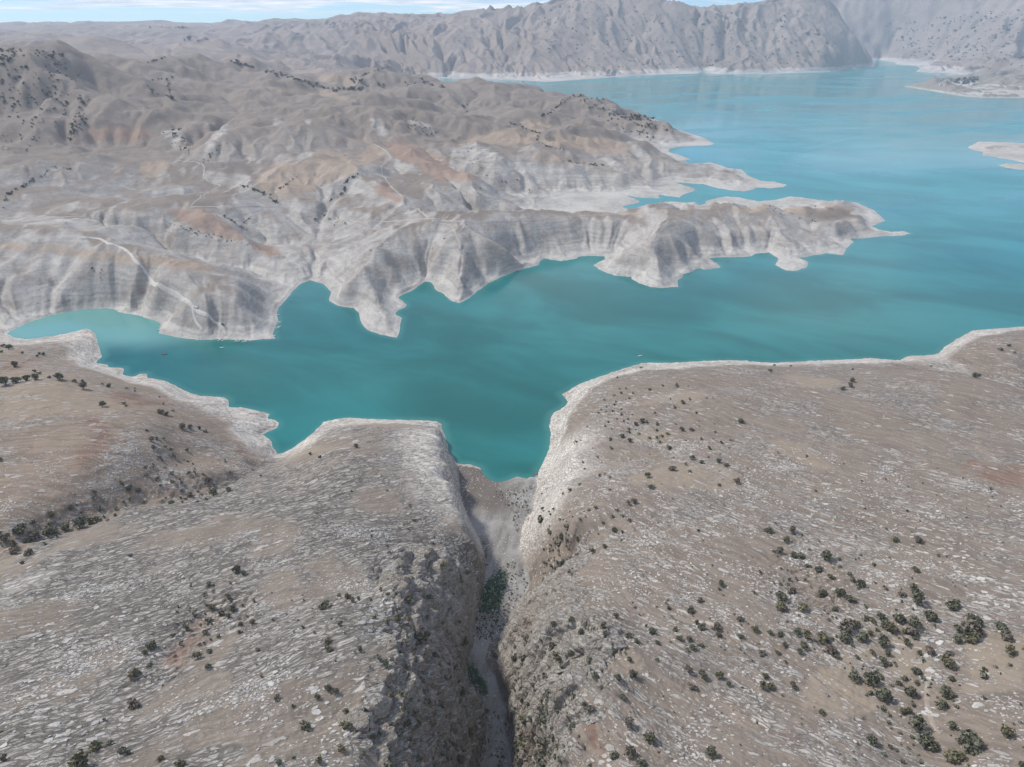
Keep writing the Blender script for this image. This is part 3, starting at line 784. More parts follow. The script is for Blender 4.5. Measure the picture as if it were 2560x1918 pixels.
TAN = [A_([(650,560),(820,440),(1000,420),(1080,350),(1240,340),(1380,490),(1260,540),(1000,660),(850,690),(720,640)]),
 A_([(1340,400),(1480,290),(1560,380),(1450,440),(1340,470)]), A_([(1010,330),(1200,260),(1420,255),(1480,280),(1200,300)]),
 B_([(480,610),(950,480),(1180,540),(1180,600),(1000,640),(800,620),(520,630)]), B_([(1200,590),(1300,540),(1700,560),(1980,620),(1960,720),(1650,690),(1400,660),(1250,640)]),
 B_([(1050,680),(1300,680),(1600,780),(1640,810),(1200,790)]), B_([(1000,430),(1180,400),(1300,480),(1180,540)]),
 F_([(1000,800),(1400,690),(1800,690),(2000,800),(1900,930),(1300,900),(1000,850)]), F_([(1000,200),(1400,60),(1700,60),(1650,140),(1100,180)]),
 F_([(1000,400),(1350,390),(1320,500),(1000,520)]), D_([(100,270),(640,310),(600,400),(300,380)]), D_([(1700,830),(1850,880),(2080,1050),(1900,1010)]),
 D_([(0,830),(330,870),(600,1100),(420,1090),(0,900)]), Q_([(1650,560),(2209,520),(2209,1000),(1650,1030),(1750,800)]),
 Q_([(400,820),(700,780),(1000,900),(1000,1150),(650,1250),(250,1100)]), Q_([(650,600),(1000,640),(900,760),(600,780)]), Q_([(1050,520),(1350,560),(1400,820),(1000,900)]),
 K_([(480,440),(700,420),(1000,600),(1200,840),(900,860),(700,600),(500,600)]), S_([(330,620),(640,400),(900,350),(1200,380),(1100,440),(900,480),(560,540),(350,640),(200,720)]),
 S_([(720,270),(950,230),(1650,250),(1500,300),(900,310)]), M_([(1040,180),(1200,160),(1280,280),(1160,360),(1100,470),(1060,520),(1120,400),(1200,320),(1090,260)]),
 L_([(0,720),(300,670),(560,660),(900,730),(1300,760),(1500,850),(1300,900),(600,960),(0,1000)]), cr(340,120,2.765,[(830,260),(1300,280),(1450,330),(1560,380),(1400,350),(1000,300)]),
 cr(340,120,2.765,[(1230,180),(1560,180),(1500,270),(1280,250)]), [(165,1290),(260,1250),(0,1400),(0,1440)], cr(0,380,3.4516,[(1210,80),(1500,60),(1380,180),(1300,240),(1200,220)]),
 cr(1280,440,3.456,[(0,385),(700,310),(1650,315),(2212,250),(2212,300),(1500,330),(700,345),(0,400)]),[(-50,600),(420,640),(640,690),(420,670),(-50,615)],
 cr(0,760,3.4516,[(1500,1260),(1900,1290),(1650,1370),(1500,1310)]), [(1990,505),(2150,520),(2190,545),(2050,550),(1950,530)], [(2440,375),(2560,370),(2560,395),(2490,390)]]
RED = [A_([(1530,280),(1700,290),(1980,400),(2020,480),(2212,530),(2212,560),(1990,560),(1860,520),(1600,380)]),
 A_([(60,760),(200,740),(340,770),(450,830),(580,930),(600,970),(480,960),(280,900),(60,790)]), A_([(1470,600),(1560,560),(1620,640),(1710,690),(1640,715),(1570,690),(1500,640)]),
 A_([(620,970),(760,1000),(860,1070),(760,1090),(660,1030)]), C_([(1180,1300),(1650,1240),(2120,1280),(2120,1400),(1850,1480),(1430,1430),(1180,1480)]),
 D_([(1660,1040),(1750,1000),(2050,1060),(2209,980),(2209,1245),(1950,1210),(1780,1130)]), L_([(900,760),(1130,760),(1480,840),(1500,870),(1150,870),(930,840)]),
 L_([(600,980),(800,970),(1000,1180),(880,1300),(700,1420),(560,1500),(700,1250),(860,1120)]), L_([(0,520),(180,500),(320,440),(150,560),(0,600)]),
 [(560,1470),(660,1490),(640,1540),(540,1560),(500,1600),(420,1700),(370,1720),(380,1660),(450,1560)], [(1430,1790),(1470,1830),(1510,1918),(1530,1918),(1480,1800)],
 cr(0,760,3.4516,[(1950,1120),(2209,1110),(2209,1310),(2080,1300)])]
DARK = [A_([(420,430),(600,430),(640,490),(600,500),(540,460),(480,540)]), cr(1400,200,3.4516,[(2110,1080),(2209,1070),(2209,1180),(2120,1180)]),
 [(2010,535),(2100,520),(2150,540),(2080,552),(2020,548)], L_([(470,290),(600,255),(650,270),(560,300)]), L_([(80,100),(150,75),(200,100),(120,110)]),
 L_([(1720,1000),(1870,1020),(1870,1080),(1730,1080)]), L_([(1480,1090),(1900,1120),(2000,1290),(1600,1270)]), S_([(600,430),(900,360),(1180,400),(1000,450),(700,480)]),
 cr(1900,80,3.3515,[(1560,410),(1850,375),(1880,430),(1700,440)])]
GREEN = [M_([(655,470),(700,400),(820,320),(830,420),(780,560),(740,620),(650,620)]), M_([(540,940),(620,990),(680,1080),(700,1200),(640,1130),(560,1140)])]
PALE = [cr(340,120,2.765,p) for p in ([(480,680),(540,590),(640,510),(700,500),(640,600),(560,680),(480,800),(440,800)],
 [(700,640),(760,545),(860,610),(770,580)], [(930,640),(960,490),(1020,490),(1130,640),(1150,700),(1050,600),(990,520)], [(1150,500),(1220,490),(1200,590),(1130,720),(1160,600)],
 [(1590,480),(1680,480),(1760,610),(1690,620)], [(1850,500),(1960,510),(2120,600),(2080,620),(1900,590)], [(150,560),(300,560),(340,640),(280,720),(200,640)])] + \
 [B_(p) for p in ([(460,640),(640,610),(940,740),(1640,810),(1600,960),(1350,940),(1100,900),(700,880),(430,740)], [(100,400),(300,460),(360,570),(150,540)], [(1640,690),(1800,740),(1950,800),(1800,820)], [(1940,560),(2150,680),(2200,800),(2050,760)], [(110,970),(500,990),(880,1030),(700,1060),(300,1040)], [(150,1120),(750,1130),(1000,1200),(600,1180),(200,1140)])] + \
 [cr(1280,440,3.456,[(0,540),(800,470),(1000,560),(780,690),(300,700),(0,640)]), [(470,845),(690,842),(690,780),(640,820)], [(120,620),(190,700),(200,760),(80,770),(110,700)]] + \
 [[(0,540),(250,545),(330,570),(520,640),(640,675),(760,700),(730,712),(600,690),(420,625),(300,590),(180,575),(0,560)], [(600,545),(680,585),(750,632),(790,690),(760,690),(700,625)], [(870,590),(830,650),(800,700),(840,690),(880,620)]] + \
 [[(60,1435),(150,1425),(0,1510),(0,1480)]]
nearblur = lambda A: np.where(rr < 640, blur(A, 14), A)
m_tan, m_red, m_dark, m_green, m_pal = nearblur(feather(TAN, 3, 16)), nearblur(feather(RED, 3, 14)), nearblur(feather(DARK, 2, 6)), feather(GREEN, 2, 8), feather(PALE, 4, 14)
# the pale band left bare by the falling lake, and the paler clay of the steep badland slopes
nz = fbm(GXf / 40, GYf / 40, 4, 301)
band = np.where(south, 12.5 + 5 * fbm(GXf / 110, GYf / 110, 2, 302), np.where((zone == Z_SPIT) | (zone == Z_ISL1) | (zone == Z_ISL2), 5.0, np.where(farw > 0.5, 30.0, np.where(rr > 1150, 5.5, 9.0)))) * (1 + 0.35 * nz)
m_bath = sstep(1.25, 0.80, H / band) * (1 - bedf)
m_bath = np.where(south, m_bath * sstep(430, 470, GYf + 0 * GXf), m_bath)
wallpale = neaw * sstep(62, 25, gorge_d) * sstep(318, 350, GYf) * sstep(48, 30, H) * (1 - bedf)
m_bath = np.maximum(m_bath, wallpale)
m_clay = midw * sstep(1900, 1400, rr) * sstep(0.16, 0.42, blur(SLOPE, 2)) * sstep(-0.6, 0.0, nz + 0.25)
m_low = midw * sstep(42, 8, H) * 0.85
m_clay = np.clip(m_clay + m_low, 0, 1)
m_rock = neaw * (1 - bedf) * np.clip(rockmask + 0.15, 0, 1)
m_rock *= 1 - 0.5 * np.clip(m_tan + m_red * (zone != Z_SLAB), 0, 1)
m_crag = CLIFF

conc = np.zeros_like(H); Hb = blur(H[rm], 14) - H[rm]
conc[rm] = sstep(0.3, 2.2, Hb / np.clip(rr[rm] / 1000, 0.6, 2.5)) * midw[rm]
m_pal = np.maximum(m_pal, 0.75 * conc * sstep(2600, 1500, rr))
conv = np.zeros_like(H); conv[rm] = sstep(0.4, 2.5, -Hb / np.clip(rr[rm] / 1000, 0.6, 2.5)) * midw[rm]
m_tan = np.maximum(m_tan, 0.35 * conv)
MA = np.stack([np.clip(np.maximum(m_bath, 0.62 * m_pal), 0, 1), m_tan, m_red, m_dark], -1).astype(np.float32)
MB = np.stack([m_rock, m_clay, m_green, m_crag], -1).astype(np.float32)

# ------------------------------------------------------------------ materials
class NB:
    def __init__(self, name):
        self.mat = bpy.data.materials.new(name); self.mat.use_nodes = True
        self.t = self.mat.node_tree; self.t.nodes.clear()
        self.out = self.n('ShaderNodeOutputMaterial')
    def n(self, typ, **kw):
        nd = self.t.nodes.new(typ)
        for k, v in kw.items(): setattr(nd, k, v)
        return nd
    def put(self, sock, v):
        if v is None: return
        if hasattr(v, 'is_output'): self.t.links.new(v, sock)
        elif isinstance(v, (tuple, list)):
            sock.default_value = tuple(v) + (1,) if len(sock.default_value) == 4 and len(v) == 3 else tuple(v)
        else: sock.default_value = v
    def math(self, op, a, b=None, c=None, clamp=False):
        nd = self.n('ShaderNodeMath', operation=op, use_clamp=clamp)
        for i, v in enumerate((a, b, c)): self.put(nd.inputs[i], v)
        return nd.outputs[0]
    def mix(self, f, a, b, mode='MIX'):
        nd = self.n('ShaderNodeMixRGB', blend_type=mode)
        self.put(nd.inputs[0], f); self.put(nd.inputs[1], a); self.put(nd.inputs[2], b)
        return nd.outputs[0]
    def ramp(self, v, a, b, lo=0.0, hi=1.0, smooth=True):
        nd = self.n('ShaderNodeMapRange', interpolation_type='SMOOTHSTEP' if smooth else 'LINEAR')
        self.put(nd.inputs['Value'], v); self.put(nd.inputs['From Min'], a); self.put(nd.inputs['From Max'], b)
        self.put(nd.inputs['To Min'], lo); self.put(nd.inputs['To Max'], hi)
        return nd.outputs[0]
    def noise(self, vec, scale, detail=4, rough=0.55, dist=0.0):
        nd = self.n('ShaderNodeTexNoise')
        self.put(nd.inputs['Vector'], vec); nd.inputs['Scale'].default_value = scale
        nd.inputs['Detail'].default_value = detail; nd.inputs['Roughness'].default_value = rough; nd.inputs['Distortion'].default_value = dist
        return nd.outputs['Fac'], nd.outputs['Color']
    def voro(self, vec, scale, feature='F1', rnd=1.0):
        nd = self.n('ShaderNodeTexVoronoi', feature=feature)
        self.put(nd.inputs['Vector'], vec); nd.inputs['Scale'].default_value = scale; nd.inputs['Randomness'].default_value = rnd
        return nd
    def mapping(self, vec, rot=(0, 0, 0), scale=(1, 1, 1)):
        nd = self.n('ShaderNodeMapping', vector_type='TEXTURE')
        self.put(nd.inputs['Vector'], vec); nd.inputs['Rotation'].default_value = tuple(-v for v in rot); nd.inputs['Scale'].default_value = tuple(1 / v for v in scale)
        return nd.outputs[0]
    def vadd(self, a, b, s=1.0):
        m = self.n('ShaderNodeVectorMath', operation='MULTIPLY_ADD')
        self.put(m.inputs[0], b); m.inputs[1].default_value = (s, s, s); self.put(m.inputs[2], a)
        return m.outputs[0]
    def attr(self, name):
        nd = self.n('ShaderNodeAttribute', attribute_name=name)
        s = self.n('ShaderNodeSeparateColor'); self.t.links.new(nd.outputs['Color'], s.inputs[0])
        return s.outputs[0], s.outputs[1], s.outputs[2], nd.outputs['Alpha']
    def bsdf(self, color, rough=0.9, spec=0.2, bump=None, strength=0.5, dist=1.0):
        b = self.n('ShaderNodeBsdfPrincipled')
        self.put(b.inputs['Base Color'], color); self.put(b.inputs['Roughness'], rough)
        b.inputs['Specular IOR Level'].default_value = spec
        if bump is not None:
            bn = self.n('ShaderNodeBump'); bn.inputs['Strength'].default_value = strength; bn.inputs['Distance'].default_value = dist
            self.put(bn.inputs['Height'], bump); self.t.links.new(bn.outputs[0], b.inputs['Normal'])
        self.t.links.new(b.outputs[0], self.out.inputs['Surface'])
        return b

def plain(name, color, rough=0.85, spec=0.2, var=0.25, scale=1.0):
    m = NB(name); g = m.n('ShaderNodeTexCoord').outputs['Object']
    f, _ = m.noise(g, scale, 3)
    m.bsdf(m.mix(f, tuple(c * (1 - var) for c in color), tuple(min(1, c * (1 + var)) for c in color)), rough, spec)
    return m.mat

def ground_near(name, ang, soil, soil2, stone, dens, paved, cell=(0.16, 0.66)):
    """stony ground: soil, bedded stones with gaps, tinted by the masks"""
    m = NB(name); P = m.n('ShaderNodeNewGeometry').outputs['Position']
    pale, tan, red, dark = m.attr('ma'); rock, clay, green, crag = m.attr('mb')
    nbig, nbc = m.noise(P, 0.035, 5, 0.6); nmid, nmc = m.noise(P, 0.25, 5, 0.6); nfin, nfc = m.noise(P, 1.6, 4, 0.65)
    _, nwc = m.noise(P, 0.16, 1, 0.5); _, nwb = m.noise(P, 0.03, 1, 0.5)
    W = m.vadd(P, nwc, 2.6)
    nbs = m.n('ShaderNodeSeparateColor'); m.t.links.new(nbc, nbs.inputs[0]); nbc1 = nbs.outputs[1]
    W = m.vadd(W, nfc, 0.22)
    c1 = m.mix(m.ramp(nbig, 0.35, 0.65), soil, soil2)
    c1 = m.mix(m.ramp(nfin, 0.3, 0.7, 0, 0.55), c1, tuple(x * 0.62 for x in soil2))
    sft = lambda a, n: m.ramp(m.math('MULTIPLY_ADD', m.math('SUBTRACT', n, 0.5), 1.6, a), 0.1, 0.85)
    c1 = m.mix(m.math('MULTIPLY', sft(tan, nmid), 0.8), c1, (0.245, 0.20, 0.15))
    c1 = m.mix(m.math('MULTIPLY', sft(red, nmid), 0.9), c1, (0.165, 0.105, 0.08))
    c1 = m.mix(m.math('MULTIPLY', dark, 0.6), c1, (0.12, 0.105, 0.095))
    q = m.mapping(W, (0, 0, -ang), (cell[0], cell[1], 0.4))
    q2 = m.mapping(W, (0, 0, -ang + 0.25), (0.7, 1.7, 1.2))
    q3 = m.mapping(W, (0, 0, -ang - 0.2), (0.035, 0.19, 0.08))
    e1 = m.voro(q, 1.0, 'DISTANCE_TO_EDGE').outputs['Distance']; v1 = m.voro(q, 1.0)
    e2 = m.voro(q2, 1.0, 'DISTANCE_TO_EDGE').outputs['Distance']; v2 = m.voro(q2, 1.0)
    e3 = m.voro(q3, 1.0, 'DISTANCE_TO_EDGE').outputs['Distance']
    r1 = m.n('ShaderNodeSeparateColor'); m.t.links.new(v1.outputs['Color'], r1.inputs[0])
    r2 = m.n('ShaderNodeSeparateColor'); m.t.links.new(v2.outputs['Color'], r2.inputs[0])
    Wl = m.vadd(m.vadd(P, nwb, 18.0), nwc, 1.5)
    stk, _ = m.noise(m.mapping(Wl, (0, 0, -ang), (0.02, 0.26, 0.12)), 1.0, 2, 0.5)
    stk2, _ = m.noise(m.mapping(Wl, (0, 0, -ang + 0.15), (0.04, 0.5, 0.25)), 1.0, 2, 0.5)
    jnt, _ = m.noise(m.mapping(Wl, (0, 0, -ang + 0.9), (0.05, 0.32, 0.2)), 1.0, 1, 0.5)
    dn = m.math('MULTIPLY', rock, m.ramp(nbig, 0.36, 0.62, dens * 0.2, dens * 1.15))
    dn = m.math('MULTIPLY', dn, m.ramp(stk, 0.38, 0.60, 0.25, 1.7))
    c1 = m.mix(m.ramp(stk2, 0.42, 0.60, 0, 0.5), c1, tuple(x * 1.22 for x in soil))
    s1 = m.math('MULTIPLY', m.ramp(m.math('MULTIPLY_ADD', m.math('SUBTRACT', nfin, 0.5), 0.35, e1), 0.05, 0.13), m.math('LESS_THAN', r1.outputs[0], dn))
    s2 = m.math('MULTIPLY', m.ramp(e2, 0.05, 0.12), m.math('LESS_THAN', r2.outputs[0], m.math('MULTIPLY', dn, 0.8)))
    st = m.mix(r1.outputs[1], tuple(x * 0.72 for x in stone), tuple(min(1, x * 1.12) for x in stone))
    st = m.mix(m.ramp(nfin, 0.3, 0.75, 0.0, 0.45), st, tuple(x * 0.62 for x in stone))
    st2 = m.mix(r2.outputs[1], tuple(x * 0.6 for x in stone), stone)
    col = m.mix(s2, c1, st2)
    col = m.mix(s1, col, st)
    hgt = m.math('ADD', m.math('MULTIPLY', s1, 0.35), m.math('MULTIPLY', s2, 0.14))
    if paved > 0:      # broken limestone pavement: stone nearly everywhere, thin soil-filled joints
        gap = m.math('MULTIPLY', m.ramp(e1, 0.02, 0.12 if paved > 0.8 else 0.08), m.ramp(e3, 0.0, 0.04))
        gap = m.math('MULTIPLY', m.ramp(gap, 0, 1, 0.12, 1.0), m.ramp(e2, 0.0, 0.035, 0.8, 1.0))
        ln = m.ramp(m.math('ABSOLUTE', m.math('SUBTRACT', stk, 0.5)), 0.01, 0.05, 0.25, 1.0)
        ln = m.math('MULTIPLY', ln, m.ramp(m.math('ABSOLUTE', m.math('SUBTRACT', stk2, 0.48)), 0.01, 0.07, 0.3, 1.0))
        ln = m.math('MULTIPLY', ln, m.ramp(m.math('ABSOLUTE', m.math('SUBTRACT', jnt, 0.5)), 0.005, 0.03, 0.35, 1.0))
        gap = m.math('MULTIPLY', gap, ln)
        pv = m.mix(gap, (0.085, 0.073, 0.062), m.mix(m.ramp(nmid, 0.3, 0.7), tuple(x * 0.78 for x in stone), stone))
        pv = m.mix(m.ramp(nfin, 0.35, 0.75, 0, 0.4), pv, tuple(x * 0.6 for x in stone))
        pm = m.math('MULTIPLY', m.ramp(rock, 0.05, 0.45) if paved > 0.8 else m.ramp(rock, 0.2, 0.75), paved)
        pm = m.math('MULTIPLY', pm, m.ramp(nbig, 0.26, 0.44) if paved > 0.8 else m.ramp(m.math('MULTIPLY_ADD', m.math('SUBTRACT', stk, 0.5), 0.8, nbc1), 0.50, 0.58))
        pm = m.math('MULTIPLY', pm, m.math('SUBTRACT', 1.0, m.math('MULTIPLY', tan, 0.85)))
        col = m.mix(pm, col, pv)
        hgt = m.math('ADD', hgt, m.math('MULTIPLY', m.math('MULTIPLY', gap, pm), 0.3))
    # drawdown band: bleached rock with level lines
    sep = m.n('ShaderNodeSeparateXYZ'); m.t.links.new(W, sep.inputs[0])
    lv, _ = m.noise(m.mapping(W, (0, 0, 0), (0.03, 0.03, 0.9)), 1.0, 5, 0.65)
    bl = m.mix(m.ramp(lv, 0.32, 0.62), (0.40, 0.365, 0.325), (0.62, 0.58, 0.53))
    stp = m.math('FRACT', m.math('MULTIPLY_ADD', sep.outputs[2], 0.42, m.math('MULTIPLY', nmid, 1.1)))
    bl = m.mix(m.math('MULTIPLY', m.ramp(stp, 0.0, 0.22, 0.55, 0.0), m.ramp(nbig, 0.35, 0.6)), bl, (0.24, 0.215, 0.185))
    bl = m.mix(m.ramp(m.math('ABSOLUTE', m.math('SUBTRACT', stk2, 0.5)), 0.0, 0.08, 0.55, 0.0), bl, (0.17, 0.148, 0.126))
    bl = m.mix(m.ramp(e3, 0.0, 0.02, 0.35, 0.0), bl, (0.16, 0.14, 0.12))
    bl = m.mix(m.ramp(e1, 0.0, 0.14, 0.6, 0.0), bl, (0.17, 0.15, 0.128))
    col = m.mix(m.math('MULTIPLY', pale, m.ramp(nmid, 0.2, 0.5, 0.75, 1.0)), col, bl)
    hgt = m.math('ADD', hgt, m.math('MULTIPLY', nfin, 0.15))
    m.bsdf(col, 0.92, 0.15, hgt, 0.9, 0.8)
    return m.mat

def ground_mid(name, sc_, c_soil, c_clay, c_pale, c_dk):
    m = NB(name); P = m.n('ShaderNodeNewGeometry').outputs['Position']
    pale, tan, red, dark = m.attr('ma'); rock, clay, green, crag = m.attr('mb')
    n1, nc1 = m.noise(P, 0.006 * sc_, 5, 0.6); n2, nc2 = m.noise(P, 0.035 * sc_, 6, 0.62); n3, _ = m.noise(P, 0.22 * sc_, 4, 0.65)
    W = m.vadd(P, nc2, 10.0 / sc_)
    lv, _ = m.noise(m.mapping(W, (0, 0, 0), (0.012 * sc_, 0.012 * sc_, 0.35 * sc_)), 1.0, 5, 0.65)
    c = m.mix(m.ramp(n1, 0.35, 0.65), c_soil, tuple(x * 0.82 for x in c_soil))
    c = m.mix(m.ramp(n2, 0.42, 0.72, 0, 0.55), c, c_dk)
    cl = m.mix(m.ramp(lv, 0.35, 0.65), tuple(x * 0.78 for x in c_clay), c_clay)
    c = m.mix(m.math('MULTIPLY', clay, m.ramp(n2, 0.3, 0.6, 0.35, 1.0)), c, cl)
    sft = lambda a, n: m.ramp(m.math('MULTIPLY_ADD', m.math('SUBTRACT', n, 0.5), 1.5, a), 0.15, 0.95)
    c = m.mix(m.math('MULTIPLY', sft(tan, n2), 0.75), c, (0.31, 0.245, 0.19))
    c = m.mix(m.math('MULTIPLY', sft(red, n2), 0.8), c, (0.275, 0.195, 0.152))
    c = m.mix(m.math('MULTIPLY', dark, 0.7), c, (0.13, 0.115, 0.105))
    bl = m.mix(m.ramp(lv, 0.32, 0.66), tuple(x * 0.70 for x in c_pale), c_pale)
    c = m.mix(m.ramp(m.math('MULTIPLY_ADD', m.math('SUBTRACT', n2, 0.5), 1.4, pale), 0.25, 0.9), c, bl)
    c = m.mix(m.ramp(n3, 0.45, 0.8, 0, 0.35), c, tuple(x * 0.5 for x in c_dk))
    h = m.math('ADD', m.math('MULTIPLY', n2, 3.0 / sc_), m.math('MULTIPLY', n3, 0.8 / sc_))
    m.bsdf(c, 0.95, 0.1, h, 0.8, 1.0)
    return m.mat

def ground_cliff(name, ang):
    m = NB(name); P = m.n('ShaderNodeNewGeometry').outputs['Position']
    nbig, nbc = m.noise(P, 0.05, 4, 0.6); nfin, nfc = m.noise(P, 1.3, 4, 0.65)
    _, nwb = m.noise(P, 0.06, 1, 0.5)
    W = m.vadd(P, nwb, 6.0)
    cn, _ = m.noise(m.mapping(W, (0.0, 0.0, -ang), (0.45, 0.6, 0.10)), 1.0, 5, 0.68, 0.3)
    bd, _ = m.noise(m.mapping(W, (0.22, 0, 0), (0.05, 0.05, 0.8)), 1.0, 4, 0.6)
    cc = m.mix(m.ramp(cn, 0.30, 0.66), (0.20, 0.173, 0.15), (0.46, 0.42, 0.375))
    cc = m.mix(m.ramp(bd, 0.45, 0.62, 0, 0.55), cc, (0.38, 0.35, 0.315))
    cc = m.mix(m.ramp(nbig, 0.48, 0.68, 0, 0.6), cc, (0.22, 0.165, 0.125))
    nz_ = m.n('ShaderNodeSeparateXYZ'); m.t.links.new(m.n('ShaderNodeNewGeometry').outputs['Normal'], nz_.inputs[0])
    flat = m.math('MULTIPLY', m.ramp(nz_.outputs[2], 0.62, 0.85), m.ramp(nfin, 0.35, 0.55, 0.3, 0.9))
    cc = m.mix(flat, cc, m.mix(nfin, (0.17, 0.145, 0.11), (0.27, 0.235, 0.19)))
    crag = m.attr('mb')[3]
    Wb = m.mapping(m.vadd(W, nfc, 0.2), (0.0, 0.0, -ang), (0.20, 0.42, 0.15))
    eb = m.voro(Wb, 1.0, 'DISTANCE_TO_EDGE').outputs['Distance']; vb = m.voro(Wb, 1.0); rb = m.n('ShaderNodeSeparateColor'); m.t.links.new(vb.outputs['Color'], rb.inputs[0])
    cc = m.mix(m.math('MULTIPLY', rb.outputs[0], 0.4), cc, (0.36, 0.335, 0.305))
    cc = m.mix(m.ramp(eb, 0.0, 0.05, 0.35, 0.0), cc, (0.085, 0.073, 0.062))
    v = m.voro(m.mapping(W, (0, 0, -ang), (0.5, 1.2, 0.9)), 1.0); rs = m.n('ShaderNodeSeparateColor'); m.t.links.new(v.outputs['Color'], rs.inputs[0])
    tp = m.mix(m.math('LESS_THAN', rs.outputs[0], 0.42), (0.20, 0.175, 0.15), m.mix(rs.outputs[1], (0.30, 0.28, 0.255), (0.5, 0.475, 0.44)))
    cc = m.mix(m.ramp(m.math('MULTIPLY_ADD', m.math('SUBTRACT', nfin, 0.5), 1.2, crag), 0.45, 0.95), tp, cc)
    cc = m.mix(m.math('MULTIPLY', m.math('LESS_THAN', rs.outputs[2], 0.2), flat), cc, (0.45, 0.43, 0.40))
    m.bsdf(cc, 0.93, 0.12, m.math('ADD', m.math('MULTIPLY', m.ramp(eb, 0.0, 0.12), 0.35), m.math('MULTIPLY', cn, 2.2)), 1.0, 1.2)
    return m.mat

def ground_bed(name):
    m = NB(name); P = m.n('ShaderNodeNewGeometry').outputs['Position']
    pale, tan, red, dark = m.attr('ma'); rock, clay, green, crag = m.attr('mb')
    n1, nc = m.noise(P, 0.05, 5, 0.6); n2, _ = m.noise(P, 0.5, 5, 0.65); n3, _ = m.noise(m.mapping(P, (0, 0, 0.15), (0.3, 0.03, 1)), 1.0, 4, 0.6)
    c = m.mix(m.ramp(n3, 0.35, 0.65), (0.24, 0.226, 0.21), (0.165, 0.152, 0.14))
    c = m.mix(m.ramp(n1, 0.45, 0.62, 0, 0.8), c, (0.29, 0.28, 0.268))
    c = m.mix(m.ramp(n2, 0.55, 0.75, 0, 0.6), c, (0.12, 0.115, 0.10))
    sx = m.n('ShaderNodeSeparateXYZ'); m.t.links.new(m.vadd(P, nc, 14.0), sx.inputs[0])
    mud = m.math('MULTIPLY', m.ramp(sx.outputs[1], 388, 408), m.ramp(sx.outputs[0], 16, -4))
    c = m.mix(m.math('MULTIPLY', mud, 0.85), c, (0.115, 0.095, 0.08))
    c = m.mix(m.math('MULTIPLY', green, m.ramp(n2, 0.3, 0.5)), c, (0.045, 0.075, 0.04))
    m.bsdf(c, 0.9, 0.2, n2, 0.4, 0.6)
    return m.mat

MATS = {
 Z_BED: ground_bed('river_silt'),
 Z_SLAB: ground_near('limestone_ground', math.radians(36), (0.21, 0.175, 0.142), (0.17, 0.14, 0.113), (0.43, 0.40, 0.362), 0.55, 0.95, (0.10, 0.36)),
 Z_LEFT: ground_near('brown_stony_ground', math.radians(20), (0.24, 0.19, 0.148), (0.20, 0.157, 0.122), (0.39, 0.36, 0.33), 0.5, 0.25),
 Z_RIGHT: ground_near('stony_ground', math.radians(-42), (0.205, 0.170, 0.14), (0.168, 0.137, 0.113), (0.40, 0.37, 0.335), 0.46, 0.7),
 Z_PEN: ground_mid('badland_ground', 1.0, (0.235, 0.20, 0.172), (0.375, 0.358, 0.338), (0.44, 0.42, 0.392), (0.145, 0.124, 0.108)),
 Z_FAR: ground_mid('mountain_ground', 0.22, (0.285, 0.232, 0.20), (0.36, 0.315, 0.275), (0.46, 0.42, 0.39), (0.17, 0.15, 0.135)),
 Z_FARL: ground_mid('far_hill_ground', 0.22, (0.285, 0.24, 0.215), (0.34, 0.31, 0.285), (0.45, 0.42, 0.39), (0.16, 0.15, 0.14)),
 Z_SPIT: ground_mid('spit_ground', 0.5, (0.27, 0.24, 0.21), (0.36, 0.34, 0.32), (0.44, 0.41, 0.38), (0.16, 0.145, 0.13)),
}
MATS[Z_CL] = ground_cliff('left_cliff_rock', math.radians(36)); MATS[Z_CR] = ground_cliff('right_cliff_rock', math.radians(-42))
MATS[Z_ISL1] = MATS[Z_ISL2] = MATS[Z_SPIT]

# ------------------------------------------------------------------ ground meshes, one per zone
keep_v = (H > -2.5) & (PXg > -1200) & (PXg < 3760) & (PYg > -900)
zf = zone[:-1, :-1]
quad_ok = (keep_v[:-1, :-1] | keep_v[1:, :-1] | keep_v[:-1, 1:] | keep_v[1:, 1:])
quad_ok &= ((PXg[:-1, :-1] > -560) & (PXg[:-1, :-1] < 3120) & (PYg[:-1, :-1] < 2450))
VID = np.arange(NR * NC).reshape(NR, NC)
Vall = np.stack([GX, GY, H], -1).reshape(-1, 3)
Nall = NRM.reshape(-1, 3)
GROUND = {}
for zi, (nm, lab, cat) in ZI.items():
    m = quad_ok & (zf == zi)
    if not m.any(): continue
    i, j = np.nonzero(m)
    F = np.stack([VID[i, j], VID[i, j + 1], VID[i + 1, j + 1], VID[i + 1, j]], -1)
    u, inv = np.unique(F, return_inverse=True)
    F = inv.reshape(F.shape)
    me = np_mesh(nm, Vall[u], F)
    for an, arr in (('ma', MA), ('mb', MB)):
        at = me.attributes.new(an, 'FLOAT_COLOR', 'POINT')
        at.data.foreach_set('color', arr.reshape(-1, 4)[u].ravel())
    me.normals_split_custom_set_from_vertices(Nall[u].astype(np.float32))
    me.materials.append(MATS[zi])
    o = link(bpy.data.objects.new(nm, me))
    tag(o, lab, cat, None, 'structure')
    GROUND[zi] = o
# ground sheet beyond the hills, out to the horizon
bm_v = []; ang_ = np.radians(np.linspace(-75, 75, 41))
for rad in (12250, 12390): bm_v += [(rad * math.sin(a), rad * math.cos(a), 180) for a in ang_]
F = [(k, k + 1, 42 + k, 41 + k) for k in range(40)]
o = link(bpy.data.objects.new('far_plain', np_mesh('far_plain', np.array(bm_v), np.array(F)[:, ::-1])))
o.data.materials.append(plain('plain_soil', (0.25, 0.22, 0.2), 0.95, 0.1, 0.2, 0.001)); tag(o, 'distant plain beyond the hills on the horizon', 'plain', None, 'structure')

